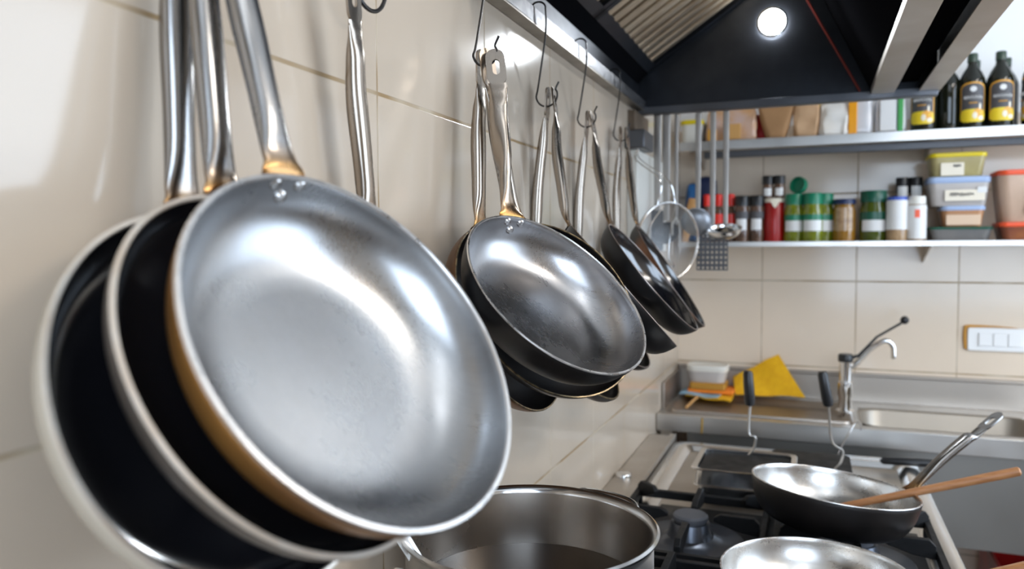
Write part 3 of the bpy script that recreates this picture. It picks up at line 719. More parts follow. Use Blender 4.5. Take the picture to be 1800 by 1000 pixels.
stove_pan('bright steel pan cut by the bottom edge, frontmost on the cooker', (.009, 1.233, -.497), (-.01, 0, 1), .14, .09, .062, (.085, .97, -.43), ['carbon', 'panS3', 'rim'], 'hand1')
def spoon(label, a, b):
    a, b = V(a), V(b); t = thing('wooden_spoon', label, 'spoon', a)
    MB().tube([a.lerp(b, k / 10) for k in range(10)] + [b - (b - a).normalized() * .003, b], [.0070, .0072, .0074, .0076, .0078, .0080, .0082, .0084, .0086, .0088, .0086, .005], 16).build('stick', 'wood', t)
    dr = (b - a).normalized()
    MB().sphere(a - dr * .016, .021, 20, 0, (1, .72, .30), dr.to_track_quat('X', 'Z').to_matrix().to_4x4()).build('spoon_head', 'wood', t)
spoon('long wooden spoon lying across the pan with the raised steel handle', (.045, 1.655, -.532), (.366, 1.664, -.425))
spoon('wooden spoon whose tip shows at the lower right corner, in the frontmost pan', (.06, 1.21, -.532), (.325, 1.195, -.414))

# ------------------------------------------------------------------ stacked steel trays and handled grill tools at the cooker's back
def tray(label, x0, x1, y0, y1, z0, z1, inner, lip=.012, black=False, name='steel_tray'):
    t = thing(name, label, 'tray', ((x0 + x1) / 2, (y0 + y1) / 2, z0), 'steel trays at the cooker back')
    cx, cy = (x0 + x1) / 2, (y0 + y1) / 2
    def rr(w, d, r, z): return [V((cx + p[0], cy + p[1], z)) for p in rrect(w, d, r)]
    w, d = x1 - x0, y1 - y0
    mb = MB()
    mb.rings([rr(w - .02, d - .02, .015, z0), rr(w - 2 * lip, d - 2 * lip, .018, z1 - .006), rr(w - .004, d - .004, .022, z1 - .004), rr(w, d, .022, z1 - .002), rr(w - .004, d - .004, .022, z1), rr(w - 2 * lip - .003, d - 2 * lip - .003, .018, z1 - .002), rr(w - .026, d - .026, .013, z0 + .004)],
             [0, 0, 0, 0, 0, 1])
    mb.build('tray_body', ['steelb', inner], t)
    if black:
        MB().prism([(cx + p[0], cy + p[1]) for p in rrect(w - .034, d - .034, .012)], z1 - .012, z1 - .008).build('black_plate', 'iron', t)
    return t
tray('lower of two stacked steel trays behind the bare burner', -.262, -.035, 1.845, 2.055, DZ + .014, DZ + .052, 'steelb')
tt = tray('upper stacked steel tray with a black plate inside and upright black grip', -.268, -.030, 1.842, 2.06, DZ + .052, DZ + .092, 'steelb', black=True)
def grip(parent, base, top, lowz):
    base, top = V(base), V(top)
    MB().tube(spline([base, base + V((.014, 0, .020)), base + V((.018, 0, .05)), lerp_v(base, top, .45), top], 6), .0032, 8).build('wire_stem', 'steel', parent)
    up = (top - base).normalized(); up = (up + V((-.12, 0, .2))).normalized()
    MB().tube([top - up * .004, top, top + up * .01, top + up * .05, top + up * .082, top + up * .088], [.004, .0115, .0135, .0135, .0125, .009], 14).build('black_grip', 'black', parent)
def lerp_v(a, b, t): return a.lerp(b, t)
grip(tt, (-.150, 2.045, -.545), (-.146, 2.045, -.412), 0)
gp = thing('grill_plate', 'black flat grill plate with upright black grip behind the spoon pan', 'grill plate', (.0, 2.14, DZ + .014), 'steel trays at the cooker back')
MB().prism([(p[0] + .0, p[1] + 2.16) for p in rrect(.20, .20, .02)], DZ + .014, DZ + .050).build('plate', 'iron', gp, bevel=.002)
grip(gp, (.058, 2.10, -.575), (.041, 2.085, -.408), 0)
tl = thing('steel_hook_handle', 'bent steel handle with curled end standing by the upright black grip', 'utensil', (.07, 2.3, -.60))
MB().bar(spline([(.062, 2.285, -.605), (.078, 2.29, -.565), (.100, 2.295, -.520), (.113, 2.30, -.494), (.122, 2.30, -.490), (.128, 2.30, -.500), (.128, 2.30, -.512)], 5), (0, 1, 0), .016, .003).build('handle', 'steelb', tl)
fk = thing('barbecue_tongs', 'steel tongs with black handle lying along the cooker back rim', 'tongs', (.18, 2.33, -.605))
for dz in (.003, .013):
    MB().bar([(.07, 2.335, -.610 + dz), (.185, 2.335, -.608 + dz)], (0, 1, 0), .012, .003).build('prong', 'steelb', fk)
MB().tube([(.18, 2.335, -.601), (.19, 2.335, -.6005), (.29, 2.335, -.597), (.33, 2.335, -.596), (.335, 2.335, -.596)], [.006, .0105, .0115, .0095, .005], 14).build('black_handle', 'black', fk)

# ------------------------------------------------------------------ sink unit on the back wall
CZ = -.565; FY = 2.54; SX1 = 1.15
sk = thing('sink_unit', 'stainless steel sink counter with splashback along the back wall', 'sink', (.3, 2.8, -1.5))
top = MB()
def cbox(x0, x1, y0, y1, z0=CZ - .004, z1=CZ): top.box(x0, x1, y0, y1, z0, z1)
BX0, BX1, BY0, BY1 = .150, .655, 2.60, 2.885
DX0, DX1, DY0, DY1 = -.455, .125, 2.60, 2.93
# top plate as strips round the basin and the sunk drainer
cbox(W + .003, SX1, FY, BY0); cbox(W + .003, DX0, BY0, YB - .003); cbox(DX1, BX0, BY0, YB - .003); cbox(BX1, SX1, BY0, YB - .003)
cbox(BX0, BX1, BY1, YB - .003); cbox(DX0, DX1, DY1, YB - .003)
top.build('counter_top', 'steel', sk, bevel=.0015)
bs = MB()
def well(x0, x1, y0, y1, z0, r=.05, tap=.012):
    cx, cy = (x0 + x1) / 2, (y0 + y1) / 2; w, d = x1 - x0, y1 - y0
    rr = lambda k, z, r_: [V((cx + p[0], cy + p[1], z)) for p in rrect(w - 2 * k, d - 2 * k, r_)]
    bs.rings([rr(-.006, CZ + .0006, r), rr(0, CZ + .0008, r), rr(.006, CZ - .006, r), rr(tap, z0 + .02, r), rr(tap + .02, z0, r * .8)], cap0=False)
well(BX0, BX1, BY0, BY1, CZ - .17, .07); bs.build('basin', 'basin', sk, angle=50)
bs = MB(); well(DX0, DX1, DY0, DY1, CZ - .014, .02, .010); bs.build('drainer', 'splash', sk, angle=50)
MB().box(W + .003, SX1, FY - .003, FY + .012, CZ - .052, CZ + .004).build('front_edge', 'steel', sk, bevel=.002)
MB().box(W + .10, SX1, FY + .02, FY + .024, -.900, CZ - .05).build('apron', 'apron', sk, bevel=.001)
MB().box(W + .003, SX1, YB - .012, YB - .003, CZ, -.472).box(W + .003, SX1, YB - .022, YB - .003, -.470, -.460).box(W + .003, W + .010, FY + .1, YB - .03, CZ, -.475).build('splashback', 'splash', sk, bevel=.0015)
for x in (W + .03, .33, 1.1):
    MB().box(x - .02, x + .02, FY + .03, FY + .07, -1.5, CZ - .05).build('leg', 'steelw', sk)
MB().tube(spline([(-.330, FY - .0045, CZ + .001), (-.331, FY - .005, CZ - .030), (-.332, FY + .0, CZ - .054)], 6), [.003] * 12 + [.002], 6).build('oil_drip', 'drip', sk)
# red crate on the floor under the sink
rc = MB(); rc.box(.53, .90, 2.62, 2.92, -1.5, -1.49); rc.box(.53, .90, 2.62, 2.63, -1.5, -.97); rc.box(.53, .90, 2.91, 2.92, -1.5, -.97); rc.box(.53, .54, 2.62, 2.92, -1.5, -.97); rc.box(.89, .90, 2.62, 2.92, -1.5, -.97)
rc.box(.52, .91, 2.605, 2.625, -1.0, -.965)
tag(rc.build('storage_crate', 'redcan', bevel=.003), 'dark red crate in the shadow under the sink', 'crate')

# faucet
fy = 2.80; fx = .106
fa = thing('sink_faucet', 'chrome mixer tap with long black lever behind the cooker', 'tap', (fx, fy, CZ))
TF = Matrix.Translation((fx, fy, 0))
MB().lathe([(0, CZ), (.030, CZ), (.030, CZ + .006), (.022, CZ + .012), (.0205, CZ + .05), (.0235, CZ + .055), (.0235, CZ + .100), (.0195, CZ + .105), (.0195, CZ + .172), (0, CZ + .172)], 32, 0, TF).build('tap_body', 'chrome', fa)
MB().tube(spline([(fx + .012, fy, CZ + .148), (fx + .03, fy - .002, CZ + .162), (.18, fy - .004, -.350), (.218, fy - .005, -.322), (.236, fy - .005, -.322), (.248, fy - .005, -.338), (.250, fy - .005, -.362), (.250, fy - .005, -.378)], 6), .0085, 14).build('spout', 'chrome', fa)
lv = MB(); lv.lathe([(0, CZ + .170), (.023, CZ + .170), (.024, CZ + .174), (.024, CZ + .190), (.020, CZ + .196), (0, CZ + .197)], 28, 0, TF)
lv.bar([(fx + .005, fy, CZ + .180), (fx + .04, fy, CZ + .192), (.20, fy, -.308), (.268, fy, -.262), (.276, fy, -.256)], (0, 1, 0), [.022, .015, .010, .009, .009], [.012, .010, .008, .008, .008])
lv.sphere(V((.281, fy, -.250)), .0135, 16)
lv.build('lever', 'black', fa)

# sponges, tub and cloths at the sink corner
tb = thing('plastic_tub', 'cloudy white plastic tub standing on sponges in the sink corner', 'tub', (-.36, 2.915, -.50))
def tub(parent, cx, cy, z0, w, d, h, bm_, lm, lidh=.014, r=.02, taper=.9, body='tub_body', lid='lid', over=.006):
    rr = lambda k, z, r_: [V((cx + p[0], cy + p[1], z)) for p in rrect(w * k, d * k, r_)]
    MB().rings([rr(taper * .96, z0, r * .8), rr(taper, z0 + .004, r), rr(1, z0 + h - lidh, r)]).build(body, bm_, parent, angle=40)
    W2 = lambda k, z: [V((cx + p[0], cy + p[1], z)) for p in rrect(w + k, d + k, r)]
    return MB().rings([W2(over - .002, z0 + h - lidh), W2(over, z0 + h - lidh + .002), W2(over, z0 + h - .003), W2(over - .006, z0 + h), W2(-.016, z0 + h), W2(-.02, z0 + h - .003)]).build(lid, lm, parent, angle=40)
zs = CZ + .0005
tag(MB().prism([(p[0] * 1 - .345, p[1] + 2.915) for p in rrect(.165, .11, .01)], zs + .020, zs + .034).build('cleaning_cloth', 'orange', bevel=.003), 'orange sponge cloth under the white tub', 'cloth', 'cloths at the sink corner')
tag(MB().prism([(p[0] - .355, p[1] + 2.91) for p in rrect(.13, .11, .012)], zs + .034, zs + .058).build('sponge', 'amberpl', bevel=.004), 'amber brown sponge just below the white tub', 'sponge')
tub(tb, -.36, 2.915, zs + .058, .145, .10, .062, 'clearpl', 'whitepl', .022, .035)
cl = MB(); 
def cloth(pts_fn, nu, nv, th):
    a = [[V(pts_fn(i / nu, j / nv)) for j in range(nv + 1)] for i in range(nu + 1)]
    mb = MB(); idx = lambda i, j: i * (nv + 1) + j
    vs = [p for r in a for p in r]; n = len(vs)
    bm_ = [p + V((0, 0, -th)) if False else p + V((0, .5 * th, -th)) for p in vs]
    fs = []
    for i in range(nu):
        for j in range(nv):
            q = (idx(i, j), idx(i + 1, j), idx(i + 1, j + 1), idx(i, j + 1)); fs.append(q); fs.append(tuple(n + k for k in q[::-1]))
    for i in range(nu):
        fs.append((idx(i, 0), n + idx(i, 0), n + idx(i + 1, 0), idx(i + 1, 0))); fs.append((idx(i, nv), idx(i + 1, nv), n + idx(i + 1, nv), n + idx(i, nv)))
    for j in range(nv):
        fs.append((idx(0, j), idx(0, j + 1), n + idx(0, j + 1), n + idx(0, j))); fs.append((idx(nu, j), n + idx(nu, j), n + idx(nu, j + 1), idx(nu, j + 1)))
    mb.add(vs + bm_, fs); return mb
def quad(p00, p10, p11, p01):
    p = [V(q) for q in (p00, p10, p11, p01)]
    return lambda u, v: p[0].lerp(p[1], u).lerp(p[3].lerp(p[2], u), v)
f0 = quad((-.43, 2.84, zs + .014), (-.268, 2.81, zs + .006), (-.262, 2.93, zs + .022), (-.42, 2.95, zs + .018))
tag(cloth(lambda u, v: f0(u, v) + V((0, 0, .003 * math.sin(9 * u + 4 * v))), 12, 8, .004).build('cleaning_cloth', 'yellowcloth'), 'bright yellow cloth hanging over the front of the stack under the white tub', 'cloth', 'cloths at the sink corner')
f1 = quad((-.452, 2.835, zs + .020), (-.315, 2.825, zs + .014), (-.30, 2.90, zs + .021), (-.445, 2.93, zs + .024))
tag(cloth(lambda u, v: f1(u, v) + V((0, 0, .003 * math.sin(7 * u))), 10, 6, .004).build('cleaning_cloth', 'bluecloth'), 'pale blue cloth between the orange and yellow cloths', 'cloth', 'cloths at the sink corner')
f2 = quad((-.262, 2.955, -.520), (-.020, 2.930, -.535), (-.116, 2.984, -.398), (-.262, 2.982, -.462))
f2 = quad((-.258, 2.90, -.548), (-.020, 2.90, -.540), (-.114, 2.972, -.402), (-.272, 2.965, -.495))
tag(cloth(lambda u, v: f2(u, v) + V((0, -.006 * math.sin(PI * v) - .003 * math.sin(8 * u + 2 * v), .002 * math.sin(11 * u))), 18, 14, .003).build('cleaning_cloth', 'yellowcloth'), 'large deep-yellow cloth draped up against the splashback', 'cloth', 'cloths at the sink corner')
tag(MB().tube([(-.400, 2.66, CZ + .006), (-.386, 2.83, CZ + .012)], .005, 8).build('pale_strip', 'woodlt'), 'narrow pale strip lying on the drainer in front of the cloths', 'stick')  # narrow pale line along the drainer, drawn as a thin rod

# wall switch
sw_ = thing('light_switch', 'white three-gang switch plate on the back wall edged with orange sealant', 'switch', (.59, YB, -.325))
MB().prism([(p[0] + .588, p[1] - .325) for p in rrect(.190, .078, .008)], 0, .010, Matrix(((1, 0, 0, 0), (0, 0, -1, YB), (0, 1, 0, 0), (0, 0, 0, 1)))).build('plate', 'switch', sw_, bevel=.002)
for k in range(3):
    MB().prism([(p[0] + .545 + .043 * k, p[1] - .325) for p in rrect(.040, .044, .003)], .010, .0145, Matrix(((1, 0, 0, 0), (0, 0, -1, YB), (0, 1, 0, 0), (0, 0, 0, 1)))).build('rocker', 'switch', sw_, bevel=.0015)
MB().tube(spline([(.490, YB - .002, -.360), (.486, YB - .002, -.325), (.487, YB - .002, -.290), (.495, YB - .002, -.283), (.56, YB - .002, -.281), (.64, YB - .002, -.285)], 6), [.006] * 20 + [.005, .0045, .004, .0035, .003, .003, .0025, .002, .002, .0015, .001], 8).build('sealant_bead', 'sealant', sw_)

# ------------------------------------------------------------------ shelves
SY = 2.72
def shelf(label, z, th, x0, x1):
    t = thing('wall_shelf', label, 'shelf', ((x0 + x1) / 2, 2.86, z), 'steel wall shelves')
    MB().box(x0, x1, SY + .002, YB - .002, z - .004, z).build('board', 'steel', t, bevel=.001)
    MB().box(x0, x1, SY, SY + .003, z - th, z + .001).build('front_lip', 'steel', t, bevel=.001)
    for x in (x0 + .05, .35, x1 - .1):
        MB().rings([[V((x + k, SY + .03, z - .004)), V((x + k, YB - .002, z - .004)), V((x + k, YB - .002, z - .075))] for k in (0, .004)]).build('bracket', 'steelw', t)
    return t
LZ, UZ = .008, .353
shelf('lower steel shelf carrying spice jars and food tubs on the back wall', LZ, .016, -.440, 1.1)
us = shelf('upper steel shelf carrying oil bottles and bags on the back wall', UZ, .030, -.440, 1.1)
MB().box(-.36, 1.08, SY + .045, SY + .075, UZ - .052, UZ - .030).build('support_bar', 'dkgrey', us, bevel=.001)

def jar(name, label, x, y, z, r, h, body, cap, caph=.03, capr=None, neck=.86, group=None, bands=(), cat='jar', lblw=1.7):
    t = thing(name, label, cat, (x, y, z), group); T = Matrix.Translation((x, y, z)); capr = capr or r * .92
    hb = h - caph
    MB().lathe([(0, 0), (r * .94, 0), (r, .005), (r, hb * .80), (r * neck, hb * .96), (r * neck, hb + .003), (0, hb + .003)], 28, 0, T).build('jar_body', body, t, angle=40)
    MB().lathe([(capr, hb - .001), (capr, h - .003), (capr * .94, h), (0, h)], 28, 0, T).build('lid', cap, t, angle=40)
    for m_, za, zb, w in bands:
        L = MB().lathe([(r + .0008, za * h), (r + .0008, zb * h)], 20, 0, T, -PI / 2 - w, -PI / 2 + w)
        L.build('label_band', m_, t)
    return t
JY = 2.80
G1 = 'jars on the lower shelf'
b0 = jar('spice_jar', 'black-capped spice jar beside the hanging ladle, left of two alike', -.234, JY, LZ, .024, .160, 'spice', 'black', .034, .0245, group=G1, bands=(('label', .50, .66, 1.3), ('whitelab', .26, .50, .75)))
dup(b0, (.049, .006, 0), 'black-capped spice jar next to the red tin, right of two alike')
# red tin with a small jar pair on top
rt = thing('red_tin', 'red tin with pale torn rim label under the two small black-capped jars', 'tin', (-.128, JY + .02, LZ)); TT = Matrix.Translation((-.128, JY + .02, LZ))
MB().lathe([(0, 0), (.034, 0), (.035, .003), (.035, .145), (.033, .148), (0, .148)], 32, 0, TT).build('tin_body', 'redcan', rt, angle=40)
MB().lathe([(.0355, .136), (.0355, .148), (.030, .150), (0, .150)], 32, 0, TT).build('tin_rim', 'cream_l', rt, angle=40)
MB().prism([(-.010, .137), (.018, .137), (.012, .125), (.004, .115), (-.003, .124)], 0, .0008, Matrix(((1, 0, 0, -.128), (0, 0, -1, JY - .0158), (0, 1, 0, LZ), (0, 0, 0, 1)))).build('torn_label', 'cream_l', rt)
c0 = jar('spice_jar', 'small black-capped jar on top of the red tin, left one', -.150, JY + .02, LZ + .150, .0185, .078, 'spice', 'black', .028, .019, group=G1, bands=(('whitelab', .12, .45, .7),))
dup(c0, (.038, -.002, 0), 'small black-capped jar on top of the red tin, right one')
g0 = jar('herb_jar', 'green-lidded herb jar next to the red tin, leftmost of three together', -.062, JY, LZ, .0325, .162, 'greenjar', 'greenlid', .036, .030, group=G1, bands=(('greenlid', .44, .56, 1.2), ('whitelab', .22, .44, 1.0)))
dup(g0, (.058, -.020, 0), 'green-lidded herb jar standing foremost in the middle of three')
dup(g0, (.093, .020, 0), 'green-lidded herb jar partly hidden at the right of three, beside the amber jar')
gl = MB(); TG = Matrix.Translation((-.050, JY + .015, LZ + .1625 + .030)) @ Matrix.Rotation(-.5, 4, 'Z') @ Matrix.Rotation(PI / 2 - .2, 4, 'X')
gl.lathe([(0, -.010), (.027, -.010), (.029, -.008), (.029, .008), (.026, .010), (.024, -.004), (0, -.004)], 28, 0, TG)
tag(gl.build('loose_lid', 'greenlid', angle=40), 'loose green lid propped on edge on top of the herb jars', 'lid')
jar('paste_jar', 'amber jar with navy lid between the green-lidded jars', .094, JY, LZ, .036, .140, 'paste', 'navy', .016, .036, group=G1, bands=(('grain', .25, .8, .8),))
jar('herb_jar', 'larger dark green-lidded jar right of the amber jar', .182, JY, LZ, .043, .165, 'dkgreenjar', 'dkgreenlid', .036, .0405, group=G1, bands=(('dkgreenlid', .42, .58, 1.3), ('whitelab', .20, .42, .9)))
jar('grain_jar', 'clear jar of grain with blue lid and white label', .250, JY - .03, LZ, .032, .142, 'grain', 'brightblue', .012, .030, group=G1, bands=(('whitelab', .26, .92, 1.5),))
jar('grain_jar', 'clear jar with white cap and white label beside the stacked tubs', .305, JY - .03, LZ, .029, .142, 'grain', 'whitepl', .024, .027, group=G1, bands=(('whitelab', .05, .80, 1.45), ('redlid', .52, .70, .25)))
k0 = jar('pepper_jar', 'black-and-white topped jar behind the blue-lidded grain jar', .272, JY + .06, LZ, .020, .210, 'spice', 'black', .05, .0205, group=G1, bands=(('whitelab', .70, .86, .8),))
dup(k0, (.040, 0, .002), 'black-and-white topped jar behind the white-capped grain jar').location.z -= .002
# things at the shadowed left end
G2 = 'sauce bottles with red caps'
def sauce(x, y, label):
    t = thing('sauce_bottle', label, 'bottle', (x, y, LZ), G2); T = Matrix.Translation((x, y, LZ))
    MB().lathe([(0, 0), (.019, 0), (.020, .004), (.020, .085), (.011, .125), (.010, .135), (0, .135)], 20, 0, T).build('bottle_body', 'spice', t)
    MB().lathe([(.013, .128), (.013, .166), (.010, .170), (0, .170)], 18, 0, T).build('cap', 'redpl', t)
    MB().lathe([(.0206, .060), (.0206, .100)], 14, 0, T, -PI / 2 - 1.3, -PI / 2 + 1.3).build('label_band', 'redpl', t)
    MB().lathe([(.0206, .020), (.0206, .060)], 14, 0, T, -PI / 2 - 1.3, -PI / 2 + 1.3).build('label_band', 'whitelab', t)
    return t
s0 = sauce(-.355, JY + .02, 'red-capped sauce bottle nearest the corner, just right of the blue bag')
dup(s0, (.040, 0, 0), 'red-capped sauce bottle in the middle of three behind the hanging utensils')
dup(s0, (.081, .01, 0), 'red-capped sauce bottle nearest the black-capped spice jars')
def bag(name, label, cat, x, y, z, w, d, h, m, top=.8, crump=.006, group=None, twist=0, lean=0, seed=0, parts=()):
    rnd = random.Random(seed); t = thing(name, label, cat, (x, y, z), group)
    rings = []; N = 7
    for i in range(N + 1):
        f = i / N; k = lerp(1, top, f) * (1 + .06 * math.sin(PI * f)); dk = lerp(1, .35 if top < 1 else .8, f ** 1.5)
        p = rrect(w * k, d * dk, .018 * min(1, k))
        ca, sa = math.cos(twist * f), math.sin(twist * f)
        rings.append([V((x + lean * f + a * ca - b * sa + rnd.uniform(-crump, crump) * .6, y + a * sa + b * ca + rnd.uniform(-crump, crump), z + h * f + (rnd.uniform(-crump, crump) if i == N else 0))) for a, b in p])
    o = MB().rings(rings).build('bag_body', m, t, angle=60)
    md = o.modifiers.new('sub', 'SUBSURF'); md.levels = md.render_levels = 1
    for nm, mm, x0, x1, z0, z1 in parts:
        MB().box(x + x0, x + x1, y - d / 2 - .012, y - d / 2 - .004, z + z0, z + z1).build(nm, mm, t, bevel=.002)
    return t
bag('food_bag', 'blue crumpled bag at the shadowed left end of the lower shelf', 'bag', -.408, JY + .05, LZ, .055, .09, .215, 'blue', .8, .006, seed=3)
bag('food_carton', 'dark navy carton standing behind the blue bag', 'carton', -.372, JY + .12, LZ, .075, .06, .245, 'navy', 1, .001, seed=4)
wb_ = thing('pastry_brush', 'light wooden brush standing at the left end of the lower shelf', 'brush', (-.405, JY - .03, LZ))
MB().bar([(-.425, JY - .03, LZ), (-.415, JY - .03, LZ + .06), (-.405, JY - .03, LZ + .10), (-.398, JY - .03, LZ + .155)], (1, 0, 0), [.02, .03, .042, .026], .012).build('wooden_head', 'woodlt', wb_)
# tubs
G3 = 'food tubs stacked on the lower shelf'
def tubthing(label, x, y, z, w, d, h, bm_, lm, **k):
    t = thing('food_tub', label, 'tub', (x, y, z), G3); tub(t, x, y, z, w, d, h, bm_, lm, **k); return t
def scribble(t, x, y, z, w, h, m='ink', seed=1, r=.0011, n=9):
    rnd = random.Random(seed); pts = []
    for i in range(n * 2 + 1): pts.append((x - w / 2 + w * i / (2 * n), y, z + (h / 2 if i % 2 else -h / 2) * rnd.uniform(.4, 1)))
    MB().tube(spline(pts, 3), r, 5).build('lettering', m, t)
def paste_label(t, x, y, z, w, h, m): return MB().box(x - w / 2, x + w / 2, y - .0012, y + .002, z, z + h).build('label', m, t)
TY = 2.84
tubthing('flat grey tub with green lid at the bottom of the tub stack', .432, TY, LZ, .176, .13, .044, 'tubdark', 'dkgreenlid', lidh=.008)
t2 = tubthing('small tan tub with pale blue lid and handwritten label, second from the bottom', .438, TY - .01, LZ + .044, .120, .10, .066, 'tubbrown', 'paleblue', lidh=.014)
l = paste_label(t2, .438, TY - .01 - .0565 + .002, LZ + .050, .095, .032, 'peach'); scribble(t2, .432, TY - .0595, LZ + .067, .055, .010, seed=2)
t3 = tubthing('wide grey tub with pale blue lid and cream label, third in the stack', .425, TY, LZ + .110, .170, .13, .092, 'clearpl', 'paleblue', lidh=.020)
paste_label(t3, .440, TY - .0655, LZ + .126, .11, .034, 'cream_l'); scribble(t3, .432, TY - .068, LZ + .146, .065, .012, seed=5); paste_label(t3, .487, TY - .0665, LZ + .150, .026, .018, 'whitelab')
t4 = tubthing('yellow-lidded tub on top of the stack under the upper shelf', .421, TY, LZ + .202, .156, .12, .076, 'yelcont', 'yellowlid', lidh=.014)
paste_label(t4, .405, TY - .0605, LZ + .206, .064, .040, 'cream_l'); scribble(t4, .418, TY - .063, LZ + .236, .02, .008, seed=8)
t5 = tubthing('dark tub with red lid at the shelf\'s right end, under the bigger red-lidded tub', .628, TY - .01, LZ, .180, .14, .056, 'tubmaroon', 'redlid', lidh=.014)
t6 = tubthing('big beige tub with bright red lid at the right end of the lower shelf', .622, TY - .01, LZ + .056, .190, .15, .160, 'tubbeige', 'redlid', lidh=.016, taper=.84, r=.03)
paste_label(t6, .640, TY - .0795, LZ + .080, .08, .10, 'cream_l')

# upper shelf
UB = 2.81
t = thing('food_tub', 'white tub with yellow lid at the corner end of the upper shelf', 'tub', (-.405, UB, UZ), 'things on the upper shelf')
tub(t, -.405, UB, UZ, .075, .08, .085, 'whitepl', 'yellowlid', lidh=.016)
t = thing('white_pot', 'small white rounded pot beside the yellow-lidded tub', 'pot', (-.345, UB + .03, UZ)); MB().lathe([(0, 0), (.024, 0), (.028, .02), (.026, .06), (.018, .075), (0, .077)], 20, 0, Matrix.Translation((-.345, UB + .03, UZ))).build('pot_body', 'clearpl', t)
bag('snack_bag', 'pinkish clear bag of orange snacks behind the hanging utensils', 'bag', -.272, UB, UZ, .165, .09, .125, 'pinkbag', .95, .008, seed=11, parts=(('snack', 'bread', -.02, .035, .008, .06), ('snack', 'gold', -.075, -.045, .006, .045)))
bag('dark_packet', 'small dark red packet between the pink bag and the kraft bag', 'packet', -.170, UB + .03, UZ, .05, .05, .10, 'redcan', 1, .002, seed=12)
bag('paper_bag', 'brown kraft paper bag tapering to its foot, under the hood lip', 'bag', -.125, UB, UZ, .060, .08, .14, 'paper', 2.1, .003, seed=13)
bag('paper_bag', 'light brown crinkled bag between kraft bag and white bag', 'bag', -.028, UB, UZ, .078, .08, .14, 'paperlt', 1, .006, seed=14)
bag('green_packet', 'sliver of a yellow-green packet between the light brown and white bags', 'packet', .020, UB + .05, UZ, .03, .04, .13, 'yelfruit', 1, .001, seed=15)
bag('flour_bag', 'white crumpled bag with brown patch on the upper shelf', 'bag', .058, UB - .01, UZ, .088, .08, .12, 'whitebag', .9, .010, seed=16)
bag('flour_packet', 'white packet with slanted orange band next to the crumpled white bag', 'packet', .135, UB, UZ, .080, .06, .13, 'silver', 1, .003, seed=17, parts=(('orange_band', 'orangepk', -.034, -.008, .004, .126),))
bag('rice_packet', 'silver-white packet with green stripe beside the oil bottles', 'packet', .228, UB, UZ, .092, .06, .13, 'silver', 1, .003, seed=18, parts=(('green_stripe', 'greenpk', .018, .034, .004, .126), ('white_panel', 'whitelab', -.034, .012, .01, .11)))
G4 = 'olive oil bottles on the upper shelf'
def cpoly(mb, x, y, z, r, poly, mi=0, n=2, yaw=0):
    """polygon (arc length s, height) laid on the bottle's round wall, facing the room"""
    P_ = [V((x + r * math.sin(s_ / r + yaw), y - r * math.cos(s_ / r + yaw), z + h_)) for s_, h_ in poly]
    c = V((0, 0, 0)); s0 = sum(p[0] for p in poly) / len(poly); h0 = sum(p[1] for p in poly) / len(poly)
    c = V((x + r * math.sin(s0 / r + yaw), y - r * math.cos(s0 / r + yaw), z + h0)); mb.add([c] + P_, [(0, k + 1, (k + 1) % len(P_) + 1) for k in range(len(P_))], mi)
def ell(s0, h0, a, b, n=20): return [(s0 + a * math.cos(2 * PI * k / n), h0 + b * math.sin(2 * PI * k / n)) for k in range(n)]
def arch(w, z0, z1, n=24):
    out = [(-w / 2 + w * k / 8, z0) for k in range(9)]
    out += [(w / 2 * math.cos(PI * k / n), z1 - .022 + .022 * math.sin(PI * k / n)) for k in range(n + 1)]
    return out
def labelgrid(mb, x, y, z, r, w, z0, z1, yaw, bulge):
    n = 14; top = lambda s_: z1 - bulge + bulge * math.sqrt(max(0, 1 - (2 * s_ / w) ** 2)) if bulge else z1
    rows = []
    for q in (0, .35, .7, 1):
        rows.append([V((x + r * math.sin(s_ / r + yaw), y - r * math.cos(s_ / r + yaw), z + lerp(z0, top(s_), q))) for s_ in [-w / 2 + w * k / n for k in range(n + 1)]])
    mb.rings(rows, closed=False, cap0=False, cap1=False)
